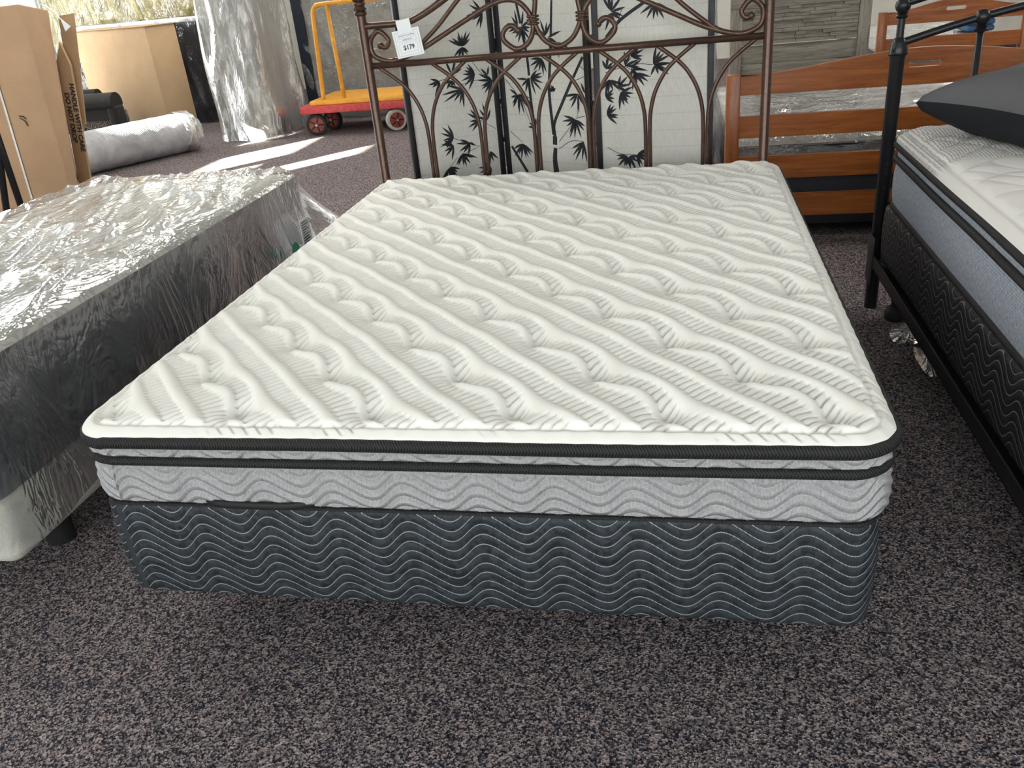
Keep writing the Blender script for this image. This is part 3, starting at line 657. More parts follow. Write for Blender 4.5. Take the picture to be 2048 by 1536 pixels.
wall_loft('pillow_top_gusset', (RX0-.01, RX1, RY0, RY1-.02), .11, [(z, -.010) for z in np.linspace(ZR-.04, ZR, 5)], M['rside'], rm, .02, caps=False)
for (z_, o_) in ((ZR, -.002), (ZR-.045, -.004), (.450, -.012)): tape_ring('edge_tape', (RX0-.01, RX1, RY0, RY1-.02), .11, z_, .010, .011, M['tape'], rm, out=o_, wob=.003)
def right_top():
    x0, x1, y0, y1, r = RX0-.01, RX1, RY0, RY1-.02, .11; nx, ny = 300, 390
    X, Y = np.meshgrid(np.linspace(x0, x1, nx), np.linspace(y0, y1, ny), indexing='ij'); gx, gy = X.copy(), Y.copy(); D = np.minimum(np.minimum(X-x0, x1-X), np.minimum(Y-y0, y1-Y))
    for sx in (0, 1):
        for sy in (0, 1):
            a = 1-((X-x0) if not sx else x1-X)/r; b = 1-((Y-y0) if not sy else y1-Y)/r; mk = (a > 0) & (b > 0); a_ = np.clip(a, 0, 1); b_ = np.clip(b, 0, 1)
            ap = a_*np.sqrt(1-b_*b_/2); bp = b_*np.sqrt(1-a_*a_/2)
            gx = np.where(mk, (x1-r*(1-ap)) if sx else x0+r*(1-ap), gx); gy = np.where(mk, (y1-r*(1-bp)) if sy else y0+r*(1-bp), gy); D = np.where(mk, r*(1-np.hypot(ap, bp)), D)
    D = np.clip(D, 0, None); prof = np.sqrt(np.clip(1-(1-np.clip(D/.08, 0, 1))**2, 0, 1)); inner = sstep(.03, .05, D)
    # big scrolling quilt lines
    A = (gx*.9+gy*.45)/.13+.55*np.sin(gy*13+gx*5); B = (gy*.9-gx*.35)/.15+.5*np.sin(gx*14-gy*4)
    l1 = np.abs(A-np.round(A)); l2 = np.abs(B-np.round(B)); ln = np.minimum(l1, l2)
    z = ZR+.006+.038*prof+inner*(.010*np.sqrt(np.clip(ln*2, 0, 1)))-.006*np.exp(-((D-.032)/.006)**2)
    dots = sstep(.36, .26, np.hypot(gx-2.0, gy-1.62)+.14*(vnoise(gx*6, gy*6, 21)-.5))
    o = mesh('quilted_top', np.stack([gx, gy, z], -1).reshape(-1, 3), gridfaces(nx, ny), M['rtop'], rm, True)
    at = o.data.attributes.new('mesh_zone', 'FLOAT', 'POINT'); at.data.foreach_set('value', dots.ravel().astype(np.float32))
def mat_rtop():
    t = NT('white_dotted_knit'); at = t.n('ShaderNodeAttribute', attribute_name='mesh_zone'); v = t.n('ShaderNodeTexVoronoi'); t.l(t.coord('Object', (1, 1, .01)), v.inputs['Vector']); v.inputs['Scale'].default_value = 95; v.inputs['Randomness'].default_value = .15
    d = t.math('MULTIPLY', t.math('LESS_THAN', v.outputs['Distance'], .36), at.outputs['Fac'])
    t.set(Base_Color=t.mix(t.math('MULTIPLY', d, .8), (.80, .785, .745), (.17, .18, .20)), Roughness=.85); t.b.inputs['Specular IOR Level'].default_value = .15; return t.m
M['rtop'] = mat_rtop(); right_top()
rf = thing('steel_bedstead', 'black angle steel bedstead along the bottom of the right bed', 'bedstead', (RX0+.7, 1.0, 0))
V = []
rbox('side_rail', (RX0-.022, .0, .19), (RX0-.016, RY1+.03, .236), M['frame_steel'], rf, .002)
rbox('side_rail_flange', (RX0-.022, .0, .19), (RX0+.03, RY1+.03, .196), M['frame_steel'], rf, .002)
rbox('side_rail', (RX1+.016, .0, .19), (RX1+.022, RY1+.03, .236), M['frame_steel'], rf, .002)
rbox('cross_bar', (RX0-.01, 1.86, .19), (RX1+.01, 1.90, .226), M['frame_steel'], rf, .002)
rbox('cross_bar', (RX0-.01, .35, .19), (RX1+.01, .39, .226), M['frame_steel'], rf, .002)
for (x_, y_) in ((1.950, 1.88), (1.945, .37), (3.34, 1.88), (3.34, .37)):
    lg = lathe('leg', [(.016, .05), (.016, .20)], (x_, y_, 0), M['frame_steel'], rf, 12); lathe('glide', [(.030, 0), (.036, .006), (.036, .03), (.03, .045), (.018, .055)], (x_, y_, 0), M['rubber'], lg, 16)
rbox('headboard_bracket', (RX0-.026, RY1-.03, .12), (RX0-.020, RY1+.06, .30), M['frame_steel'], rf, .002)
YK = 2.01
bh = thing('headboard', 'black metal tube headboard with ball joints on the right bed', 'headboard', (2.65, YK, 0))
XK = 1.892
def ball(x, z, r, par): return lathe('ball', [(r*math.sin(a), -r*math.cos(a)) for a in np.linspace(.12, math.pi-.12, 12)], (x, YK, z), M['blackmetal'], par, 16)
for x in (XK, 2*2.645-XK):
    po = lathe('post', [(.0235, 0), (.0235, .905), (.025, .91), (.0255, .918)], (x, YK, 0), M['blackmetal'], bh, 18)
    lathe('collar', [(.029, .915), (.033, .921), (.029, .928), (.031, .934), (.027, .942), (.026, .956), (.018, .968), (.0125, .972)], (x, YK, 0), M['blackmetal'], po, 18)
    lathe('upper_post', [(.0125, .968), (.0125, 1.03), (.018, 1.033), (.020, 1.038), (.015, 1.043), (.019, 1.047), (.0135, 1.052)], (x, YK, 0), M['blackmetal'], po, 16); ball(x, 1.070, .025, po)
    for z_ in (.52, .555, .47): lathe('bolt_hole', [(.005, 0), (.005, .0245)], (x, YK, z_), M['rubber'], po, 8, (0, -1, 0))
def black_half(sd):
    c = 2.645; X = lambda x: c+sd*(x-c)
    tube('lower_arc', catmull([(X(XK), YK, .952), (X(2.02), YK, .987), (X(2.14), YK, 1.016), (X(2.30), YK, 1.046), (X(2.5), YK, 1.068), (X(2.645), YK, 1.075)], 5), .0125, M['blackmetal'], bh, 12)
    tube('upper_arc', catmull([(X(XK), YK, 1.075), (X(2.02), YK, 1.105), (X(2.2), YK, 1.14), (X(2.45), YK, 1.17), (X(2.645), YK, 1.18)], 5), .0125, M['blackmetal'], bh, 12)
    for (x, z) in ((2.142, 1.016), (2.395, 1.058)):
        sp = tube('spindle', [(X(x), YK, .40), (X(x), YK, z)], .0115, M['blackmetal'], bh, 12); ball(X(x), z, .025, sp)
        lathe('ring', [(.012, z-.045), (.020, z-.042), (.022, z-.037), (.016, z-.032), (.020, z-.028), (.013, z-.022)], (X(x), YK, 0), M['blackmetal'], sp, 14)
black_half(1); black_half(-1)
tube('bottom_rail', [(XK, YK, .40), (2*2.645-XK, YK, .40)], .0125, M['blackmetal'], bh, 12)
def mat_pillow():
    t = NT('two_tone_pillow_cotton'); c = t.coord('UV'); s = t.n('ShaderNodeSeparateXYZ'); t.l(c, s.inputs[0]); n = t.noise(t.coord('Object'), 300, 2)
    f = t.math('GREATER_THAN', s.outputs[1], .53)
    t.set(Base_Color=t.mix(t.math('MULTIPLY', f, t.math('ADD', t.math('MULTIPLY', n, .3), .8)), (.012, .013, .016), (.125, .125, .132)), Roughness=.75); t.b.inputs['Specular IOR Level'].default_value = .3
    t.bump(t.noise(t.coord('Object'), 9, 3, .6, .5), .3, .02); return t.m
M['pillow'] = mat_pillow(); M['band'] = simple('pale_green_paper', (.60, .66, .42), .6, bump=0)
pl = thing('pillow', 'plump dark grey and black pillow lying on the right bed', 'pillow', (2.40, 1.62, .72))
def pillow_mesh():
    nu, nv = 48, 36; V = []; UV = []; hw, hd, th = .385, .29, .118
    rot = Matrix.Rotation(math.radians(24), 3, 'Z')
    for sgn in (1, -1):
        for i in range(nu+1):
            for j in range(nv+1):
                a = -1+2*i/nu; b = -1+2*j/nv
                e = (max(0, 1-abs(a)**2.6)*max(0, 1-abs(b)**2.6))**.40
                pin = 1-.13*(1-abs(b)**2*.0)*(1-b*b)*abs(a)**3; pinb = 1-.12*(1-a*a)*abs(b)**3
                x = a*hw*pin*(1+.04*abs(a*b)**3); y = b*hd*pinb*(1+.05*abs(a*b)**3)
                z = sgn*th*e*(1.0 if sgn > 0 else 1.12)+.012*math.sin(a*7+b*3)*e
                p = rot @ Vector((x, y, z)); V.append((2.366+p.x, 1.595+p.y, max(.806+p.z, .713))); UV.append((i/nu, .5+.5*sgn*e))
    top_ = np.array(V[:(nu+1)*(nv+1)]).reshape(nu+1, nv+1, 3)[9:29, 7:23]+np.array([0, 0, .003])
    mesh('paper_band', top_.reshape(-1, 3), gridfaces(20, 16), M['band'], pl, True)['label'] = 'pale green paper band'
    n1 = (nu+1)*(nv+1); Fc = gridfaces(nu+1, nv+1); Fc2 = Fc[:, ::-1]+n1
    o = mesh('pillow_body', V, np.concatenate([Fc, Fc2]), M['pillow'], pl, True, UV)
    bm = bmesh.new(); bm.from_mesh(o.data); bmesh.ops.remove_doubles(bm, verts=bm.verts, dist=.0006); bm.to_mesh(o.data); bm.free()
pillow_mesh()

# plastic scraps on the carpet beside the right bed
sc_i = 0
for (pts, lab) in (([(1782, 655), (1835, 640), (1850, 668), (1838, 684), (1790, 682)], 'small clear plastic scrap on the carpet by the right bed leg'),
                   ([(1828, 690), (1850, 705), (1868, 728), (1876, 748), (1858, 748), (1834, 718)], 'longer crumpled plastic scrap on the carpet below the right bed')):
    P = [on_z(px, py, .012) for px, py in pts]; c = sum(P)/len(P); V = [c+np.array([0, 0, .02])]; Fc = []
    ring = catmull(P, 5, True)
    for q_ in (.5, 1.0):
        for i, p in enumerate(ring): V.append(c+(p-c)*q_+np.array([0, 0, (.014*random.random() if q_ < 1 else -.008+.006*random.random())]))
    N = len(ring)
    for i in range(N): j = (i+1) % N; Fc += [(0, 1+i, 1+j), (1+i, 1+N+i, 1+N+j, 1+j)]
    o = mesh('plastic_scrap', V, Fc, M['film_gray'], None); tag(o, lab, 'plastic scrap')

# ------------------------------------------------------------------ bed on the left, wrapped in plastic
LX0, LX1, LY0, LY1 = -1.345, -.385, .14, 2.06
lf = thing('upholstered_foundation', 'beige upholstered foundation with black feet under the plastic wrapped mattress', 'foundation', ((LX0+LX1)/2, 1.1, 0))
wall_loft('base_cover', (LX0, LX1, LY0, LY1), .035, box_prof(.125, .285, .004, 12), M['beige'], lf, .02)
for x_ in (LX0+.14, LX1-.12):
    for y_ in (LY0+.26, LY1-.26): lathe('foot', [(.030, 0), (.036, .008), (.040, .12), (.040, .130)], (x_, y_, 0), M['rubber'], lf, 16)
lm = thing('mattress', 'dark sided mattress with pale swirled top sealed in clear plastic at the left', 'mattress', ((LX0+LX1)/2, 1.1, .285))
wall_loft('border_panel', (LX0, LX1, LY0, LY1), .06, box_prof(.287, .600, .004, 14), M['dark_tick'], lm, .02)
def puff_top(name, rect, r, z0, h, mat, parent, nx=70, ny=130, amp=.006):
    x0, x1, y0, y1 = rect; X, Y = np.meshgrid(np.linspace(x0, x1, nx), np.linspace(y0, y1, ny), indexing='ij'); gx, gy = X.copy(), Y.copy(); D = np.minimum(np.minimum(X-x0, x1-X), np.minimum(Y-y0, y1-Y))
    for sx in (0, 1):
        for sy in (0, 1):
            a = 1-((X-x0) if not sx else x1-X)/r; b = 1-((Y-y0) if not sy else y1-Y)/r; mk = (a > 0) & (b > 0); a_ = np.clip(a, 0, 1); b_ = np.clip(b, 0, 1)
            ap = a_*np.sqrt(1-b_*b_/2); bp = b_*np.sqrt(1-a_*a_/2)
            gx = np.where(mk, (x1-r*(1-ap)) if sx else x0+r*(1-ap), gx); gy = np.where(mk, (y1-r*(1-bp)) if sy else y0+r*(1-bp), gy); D = np.where(mk, r*(1-np.hypot(ap, bp)), D)
    z = z0+h*np.sqrt(np.clip(1-(1-np.clip(np.clip(D, 0, 9)/.07, 0, 1))**2, 0, 1))+amp*(vnoise(gx*9, gy*9, 4)-.5)
    return mesh(name, np.stack([gx, gy, z], -1).reshape(-1, 3), gridfaces(nx, ny), mat, parent, True), gx, gy, D
puff_top('patterned_top', (LX0, LX1, LY0, LY1), .06, .598, .028, M['pale_tick'], lm)
tape_ring('edge_tape', (LX0, LX1, LY0, LY1), .06, .598, .006, .008, M['tape'], lm, out=-.002)
fm = thing('plastic_cover', 'clear wrinkled plastic bag draped over the left mattress', 'plastic cover', ((LX0+LX1)/2, 1.1, .2))
def film_bag():
    p, n, s = rrect(LX0, LX1, LY0, LY1, .06, .012); N = len(p); rows = 34; V = np.zeros((N, rows, 3)); per = s[-1]
    for j in range(rows):
        t = j/(rows-1)
        hem = .145+.03*vnoise(s*2.0, s*0+1, 31)+.05*vnoise(s*6, s*0, 12)*.5
        far = np.clip((p[:, 1]-1.6)/.45, 0, 1)*np.clip(n[:, 1]*1.2+.3, 0, 1); near = np.clip((.75-p[:, 1])/.6, 0, 1)
        hem = hem+.13*far
        z = .612-(.612-hem)*t
        out = .010+.020*t*t+.010*(vnoise(s*5, s*0+t*3.0, 41)-.4)*min(1, t*4)+.014*t*(vnoise(s*11, s*0+t*1.2, 45)-.5)+.26*far*t**1.4+.03*near*t*t
        V[:, j, 0] = p[:, 0]+n[:, 0]*np.maximum(out, .006); V[:, j, 1] = p[:, 1]+n[:, 1]*np.maximum(out, .006); V[:, j, 2] = z
    mesh('hanging_film', V.reshape(-1, 3), gridfaces(N, rows, True), M['film_side'], fm, True)
    x0, x1, y0, y1 = LX0-.010, LX1+.010, LY0-.010, LY1+.010; nx, ny = 130, 250
    o, gx, gy, D = puff_top('top_film', (x0, x1, y0, y1), .07, .612, .030, M['film'], fm, nx, ny, 0)
    co = np.zeros(nx*ny*3); o.data.vertices.foreach_get('co', co); co = co.reshape(nx, ny, 3)
    u_ = gx*.93+gy*.38; v_ = gy*.93-gx*.38                                   # long pull wrinkles running off the corner
    wr = 1-np.abs(2*vnoise(u_*26, v_*2.6, 51)-1); wr2 = 1-np.abs(2*vnoise(u_*11+4, v_*4.5, 57)-1)
    co[:, :, 2] += sstep(.01, .08, D)*(.010*wr**3+.013*wr2**3+.003); o.data.vertices.foreach_set('co', co.ravel())
film_bag()
def flat_on(name, ctr, u, v, w_, h_, mat, th=.0012, label=None, cat=None, disc=False):
    u = np.array(u, float); u /= np.linalg.norm(u); v = np.array(v, float); v /= np.linalg.norm(v); n = np.cross(u, v); c = np.array(ctr)
    ring = [(math.cos(a)*w_/2, math.sin(a)*h_/2) for a in np.linspace(0, 2*math.pi, 25)[:-1]] if disc else [(-w_/2, -h_/2), (w_/2, -h_/2), (w_/2, h_/2), (-w_/2, h_/2)]
    V = [c+u*a+v*b+n*th for a, b in ring]+[c+u*a+v*b-n*th for a, b in ring]; N = len(ring)
    Fc = [tuple(range(N)), tuple(range(2*N-1, N-1, -1))]+[(i, i+N, (i+1) % N+N, (i+1) % N) for i in range(N)]
    return c, u, v, n, mesh(name, V, Fc, mat, None)
lbp = on_x(612, 462, LX1+.068)
M['green'] = simple('green_sticker_paper', (.02, .33, .22), .5, bump=0)
lbl = thing('paper_label', 'white printed paper label on the side of the plastic wrapped left mattress', 'label', tuple(lbp))
c_, u_, v_, n_, q_ = flat_on('label_sheet', lbp, (0, 1, .0), (0, -.0, 1), .085, .10, M['card']); q_.parent = lbl; q_.location = -Vector(lbl.location)
for k_ in range(9):
    zz_ = .040-k_*.010; ww = (.055, .06, .04, .06, .03, .06, .05, .06, .045)[k_]
    V = [c_+u_*a+v_*b+n_*.0022 for a, b in ((-.034, zz_-(.0035 if k_ > 5 else .0015)), (-.034+ww, zz_-(.0035 if k_ > 5 else .0015)), (-.034+ww, zz_+.0015), (-.034, zz_+.0015))]
    mesh('printed_line', V, [(0, 1, 2, 3)], M['card_ink'], lbl)
gsp = on_x(592, 500, LX1+.074)
_, _, _, _, gs = flat_on('round_sticker', gsp, (0, 1, 0), (0, 0, 1), .062, .062, M['green'], disc=True); tag(gs, 'round green sticker on the wrapped left mattress next to the main mattress', 'sticker')

# ------------------------------------------------------------------ cherry wood beds at the back right
def wood_bed(x0, width, y, zlift, label_h, label_m, cat_group, zt_m, mat_side, label_b, length=1.95):
    x1 = x0+width; xc = (x0+x1)/2; pw = .062
    hd_ = thing('headboard', label_h, 'headboard', (xc, y, 0))
    for x in (x0, x1-pw): rbox('post', (x, y-.025, 0), (x+pw, y+.025, .775+zlift), M['cherry_v'], hd_, .006)
    def rail(name, z0, z1a, z1b, slot=None):
        n = 48; V = []; Fc = []; xs = sorted(set([round(v, 5) for v in np.linspace(x0+pw-.004, x1-pw+.004, n)]+([xc-.068, xc-.06, xc+.06, xc+.068] if slot else [])))
        for x in xs:
            t = abs(x-xc)/(width/2-pw); top_ = z1b+(z1a-z1b)*(3*t*t-2*t**3)
            if slot: hs = .0125 if abs(x-xc) <= .0601 else 0.0; zs = [z0, slot-hs, slot+hs, top_]
            else: zs = [z0, z0+(top_-z0)*.33, z0+(top_-z0)*.66, top_]
            for yy in (y-.013, y+.013): V += [(x, yy, z) for z in zs]
        for i in range(len(xs)-1):
            a = i*8; b = a+8; ins = slot and abs((xs[i]+xs[i+1])/2-xc) < .0675
            for k_ in range(3):
                if ins and k_ == 1: continue
                Fc += [(a+k_, b+k_, b+k_+1, a+k_+1), (a+4+k_+1, b+4+k_+1, b+4+k_, a+4+k_)]
            Fc += [(a+4, b+4, b, a), (a+3, b+3, b+7, a+7)]
            if ins: Fc += [(a+1, b+1, b+5, a+5), (a+6, b+6, b+2, a+2)]
        Fc += [(0, 1, 5, 4), (1, 2, 6, 5), (2, 3, 7, 6)]; e = (len(xs)-1)*8; Fc += [(e+4, e+5, e+1, e), (e+5, e+6, e+2, e+1), (e+6, e+7, e+3, e+2)]
        return mesh(name, V, Fc, M['cherry'], hd_)
    zl = zlift
    rail('top_rail', .683+zl, .765+zl, .835+zl, .768+zl); rail('slat', .492+zl, .589+zl, .589+zl); rail('slat', .300+zl, .405+zl, .405+zl); rail('slat', .118+zl, .223+zl, .223+zl)
    bx_ = thing('box_spring', label_b, 'box spring', (xc, y+1, 0)); [lathe('foot', [(.03, 0), (.03, .05)], (fx, fy, 0), M['rubber'], bx_, 10) for fx in (x0+.15, x1-.15) for fy in (y+.2, y+length-.2)]; wall_loft('cover', (x0+.03, x1-.03, y+.06, y+length), .05, box_prof(.05, .30+zl, .004, 8), mat_side, bx_, .05)
    ms = thing('mattress', label_m, 'mattress', (xc, y+1, .30)); rc = (x0+.03, x1-.03, y+.085, y+length)
    wall_loft('border_panel', rc, .06, box_prof(.302+zl, zt_m-.03, .004, 10), M['dark_tick'] if mat_side is not M['navy'] else M['navy'], ms, .04)
    puff_top('top_panel', rc, .06, zt_m-.032, .03, M['mtop'], ms, 40, 60, .01)
    tape_ring('edge_tape', rc, .06, zt_m-.03, .006, .008, M['tape'], ms)
    fo = (rc[0]-.012, rc[1]+.012, rc[2]-.012, rc[3]+.012)
    fl, gx, gy, D = puff_top('plastic_film', fo, .07, zt_m-.028, .034, M['film_bright'], ms, 90, 110, 0); nvx = len(fl.data.vertices); co = np.zeros(nvx*3); fl.data.vertices.foreach_get('co', co); co = co.reshape(90, 110, 3)
    w1 = 1-np.abs(2*vnoise(gx*4, gy*16, 61)-1); co[:, :, 2] += sstep(.0, .06, D)*(.012*w1**3); fl.data.vertices.foreach_set('co', co.ravel())
    wall_loft('plastic_film', fo, .07, [(z, .012*math.sin(z*40)) for z in np.linspace(zt_m-.150, zt_m-.028, 8)], M['film_bright'], ms, .04, lambda s, z: .02*(vnoise(s*9, z*6, 71)-.3), caps=False)
M['mtop'] = mat_print('silver_damask_ticking', (.66, .655, .63), (.52, .515, .49), 4)
wood_bed(1.374, 1.66, 2.9, 0, 'cherry stained slatted headboard with hand slot just behind the right bed', 'plastic wrapped mattress behind the nearer cherry slatted headboard', None, .457, M['dark_tick'], 'dark grey box spring behind the nearer cherry slatted headboard')
wood_bed(2.60, 1.04, 5.85, -.02, 'smaller cherry slatted headboard far back at the top right', 'white topped mattress behind the smaller far cherry headboard', None, .50, M['navy'], 'navy box spring behind the smaller far cherry headboard', 1.9)
bb = thing('folded_blanket', 'blue folded blanket at the far bed in the top right corner', 'blanket', (3.62, 6.5, .5))
for k_ in range(3): rbox('fold', (3.36, 6.35, .522+k_*.046), (3.56, 6.75, .567+k_*.046), M['blue'], bb, .02, 3)

# weathered grey panel headboard
YG = 5.15
gb_ = thing('panel_headboard', 'weathered grey wooden panel headboard with stacked strip inlay at the back', 'headboard', (2.0, YG, 0))
gx0, gx1 = 1.505, 2.405; gz = 1.06
for x in (gx0, gx1-.075): rbox('post', (x, YG-.03, 0), (x+.075, YG+.03, gz), M['rustic_v'], gb_, .004)
rbox('top_rail', (gx0-.0, YG-.036, .90), (gx1, YG+.03, .985), M['rustic'], gb_, .004); rbox('cap_rail', (gx0-.02, YG-.045, gz), (gx1+.02, YG+.045, gz+.035), M['rustic'], gb_, .004); rbox('crown_board', (gx0+.075, YG-.026, .985), (gx1-.075, YG+.02, gz), M['rustic'], gb_, .003)
rnd = random.Random(5)
for z0 in np.arange(.67, .89, .0235):
    x = gx0+.078
    while x < gx1-.09:
        w_ = min(rnd.uniform(.07, .22), gx1-.077-x); dp = rnd.uniform(.000, .022)
        rbox('strip', (x+.001, YG-.012-dp, z0+.001), (x+w_-.001, YG+.006, z0+.0222), M['rustic'], gb_, 0, smooth=False); x += w_
for z0 in (.20, .315, .43, .55): rbox('plank', (gx0+.075, YG-.014, z0+.002), (gx1-.075, YG+.006, z0+.113), M['rustic'], gb_, .003)
# wrapped bundle between the screen and the grey headboard
sb = thing('wrapped_panel', 'tall narrow plastic wrapped panel between the folding screen and grey headboard', 'wrapped panel', (1.40, 3.3, 0))
M['silver'] = simple('pale_foam_sheet', (.66, .67, .70), .6, nscale=10)
STX0, STX1 = 1.235, 1.315
# stands behind the near wood bed's left side
rbox('core', (STX0, 3.02, .0), (STX1, 3.9, 1.6), M['silver'], sb, .02, 3)
def wavy_sheet(name, P0_, U, V_, nu, nv, amp, mat, parent, seed, n_):
    """sheet P0+u*U+v*V pushed along n_ by folds"""
    uu, vv = np.meshgrid(np.linspace(0, 1, nu), np.linspace(0, 1, nv), indexing='ij'); lu = np.linalg.norm(U); lv = np.linalg.norm(V_)
    f = (1-np.abs(2*vnoise(uu*lu*7+vv*lv*1.6, vv*lv*2.2, seed)-1))**2*amp+(vnoise(uu*lu*18, vv*lv*7, seed+3)-.5)*amp*.5
    P = np.array(P0_)[None, None]+uu[..., None]*np.array(U)+vv[..., None]*np.array(V_)+f[..., None]*np.array(n_)
    return mesh(name, P.reshape(-1, 3), gridfaces(nu, nv), mat, parent, True)
wavy_sheet('plastic_film', (STX1+.004, 3.02, 0), (0, .9, 0), (0, 0, 1.62), 30, 60, .02, M['film_bright'], sb, 91, (1, 0, 0)); wavy_sheet('plastic_film', (STX0-.005, 3.012, 0), (STX1-STX0+.012, 0, 0), (0, 0, 1.62), 16, 60, .02, M['film_bright'], sb, 92, (0, -1, 0))

# ------------------------------------------------------------------ back left: cart, wrapped mattresses, roll, chair, cartons
YC = 6.62
ct = thing('platform_cart', 'red platform cart with yellow handle and caster wheels behind the headboard', 'cart', (-1.75, 7.0, 0))
CX0, CX1 = -2.385, -1.05
rbox('deck', (CX0, YC-.02, .205), (CX1, YC+.72, .275), M['red'], ct, .008); rbox('deck_board', (CX0+.10, YC, .275), (CX1-.02, YC+.70, .318), M['yellow'], ct, .012)
hd2 = tube('handle', catmull([(-2.165, YC+.08, .31), (-2.15, YC+.08, .60), (-2.128, YC+.08, .98), (-2.118, YC+.08, 1.08), (-2.085, YC+.08, 1.125), (-2.02, YC+.08, 1.14), (-1.6, YC+.10, 1.145), (-1.2, YC+.12, 1.145), (-1.14, YC+.12, 1.12), (-1.12, YC+.12, 1.06), (-1.12, YC+.12, .31)], 6), .020, M['yellow'], ct, 12)
tube('handle_upright', [(-1.955, YC+.08, .31), (-1.965, YC+.08, .7), (-1.975, YC+.08, 1.14)], .019, M['yellow'], ct, 12)
def caster(x, y, tire, yaw=0):
    q = Matrix.Rotation(yaw, 3, 'Z'); ax = q @ Vector((0, -1, 0)); c = Vector((x, y, .098))
    fk = rbox('caster_fork', (x-.035, y-.028, .10), (x+.035, y+.028, .205), M['rubber'], ct, .004, rot=q, pivot=(x, y, .1))
    wl = lathe('wheel', [(.060, -.024), (.092, -.026), (.098, -.018), (.098, .018), (.092, .026), (.060, .024)], c+ax*.02, tire, ct, 28, tuple(ax))
    lathe('hub', [(.072, .020), (.070, .0285), (.02, .031), (.018, .042), (.006, .044)], c+ax*.02, M['hub'], wl, 24, tuple(ax)); lathe('axle_nut', [(.010, .040), (.010, .052)], c+ax*.02, M['steel'], wl, 8, tuple(ax))
    for k_ in range(5):
        a = 2*math.pi*k_/5; e1 = q @ Vector((math.cos(a), 0, math.sin(a))); tube('spoke', [c+ax*.051+e1*.02, c+ax*.049+e1*.066], .006, M['rubber'], wl, 6)
caster(-2.27, YC+.06, M['rubber'], .3); caster(-2.20, YC+.34, M['rubber'], -.2); caster(-1.47, YC+.05, M['rubber_pale'], .6); caster(-1.2, YC+.60, M['rubber'], .2)

def wrapped_slab(name, label, lo, hi, core, film, seed, amp=.04, edge=None):
    t = thing(name, label, 'mattress', ((lo[0]+hi[0])/2, (lo[1]+hi[1])/2, lo[2])); rbox('mattress_core', lo, hi, core, t, .04, 3)
    x0, y0, z0 = lo; x1, y1, z1 = hi; e = .006
    wavy_sheet('plastic_film', (x0-e, y0-e, z0+.003), (x1-x0+2*e, 0, 0), (0, 0, z1-z0+e), 110, 60, amp, film, t, seed, (0, -1, 0))
    wavy_sheet('plastic_film', (x1+e, y0-e, z0+.003), (0, y1-y0+2*e, 0), (0, 0, z1-z0+e), 60, 60, amp, film, t, seed+5, (1, 0, 0))
    wavy_sheet('plastic_film', (x0-e, y0-e, z1+e), (x1-x0+2*e, 0, 0), (0, y1-y0+2*e, 0), 60, 16, amp*.4, film, t, seed+9, (0, 0, 1))
    if edge: edge(t)
    return t
M['film_glossy'] = mat_film('glossy_plastic_film', .02, wr=4, wstr=.9, glossy=.06, rough=.12, stretch=(1, 1, .5))
M['greymat'] = simple('grey_ticking', (.30, .30, .285), .8, nscale=14, namp=.15)
def strip_edge(t):
    rbox('top_piping', (-5.65, 7.915, 1.065), (-3.50, 7.95, 1.115), M['card'], t, .012, 3)
wrapped_slab('standing_mattress', 'black mattress on edge in glossy plastic with a white top edge behind the cartons', (-5.7, 7.95, 0), (-3.48, 8.2, 1.10), M['navy'], M['film_glossy'], 100, .05, strip_edge)
wrapped_slab('standing_mattress', 'plastic wrapped mattress with painted golden sunlight, rearmost in the upright row by the windows', (-6.2, 8.45, 0), (-3.5, 8.7, 1.55), simple('sunlit_gold_ticking', (.42, .35, .14), .7, nscale=9, namp=.4), M['film_glossy'], 120, .05)  # gold core colour stands in for sun glowing through the wrap
t2 = thing('standing_mattress', 'grey upright mattress bundle under crumpled milky plastic left of the red cart', 'mattress', (-3.0, 6.9, 0))
rbox('mattress_core', (-3.20, 6.70, 0), (-2.78, 7.36, 1.75), M['greymat'], t2, .05, 3)
def drape():
    p, n, s = rrect(-3.22, -2.74, 6.64, 7.40, .08, .02); N = len(p); rows = 50; V = np.zeros((N, rows, 3))
    for j in range(rows):
        t = j/(rows-1); z = 1.8*(1-t)+.006; flare = .01+.06*t**2.2
        f = (1-np.abs(2*vnoise(s*4.0+t*1.1, s*0+t*2.0, 133)-1))**2*.075+(vnoise(s*12-t*2, s*0+t*5, 137)-.5)*.04
        V[:, j, 0] = p[:, 0]+n[:, 0]*(flare+f); V[:, j, 1] = p[:, 1]+n[:, 1]*(flare+f); V[:, j, 2] = z
    mesh('plastic_drape', V.reshape(-1, 3), gridfaces(N, rows, True), M['film_gray'], t2, True)
drape()
t3 = wrapped_slab('standing_mattress', 'silver grey plastic wrapped mattress with black edge standing behind the red cart', (-2.70, 7.62, 0), (-.55, 7.86, 1.7), M['greymat'], M['film_bright'], 150, .03)
rbox('edge_strip', (-2.715, 7.585, 0), (-2.60, 7.62, 1.7), M['navy'], t3, .01)
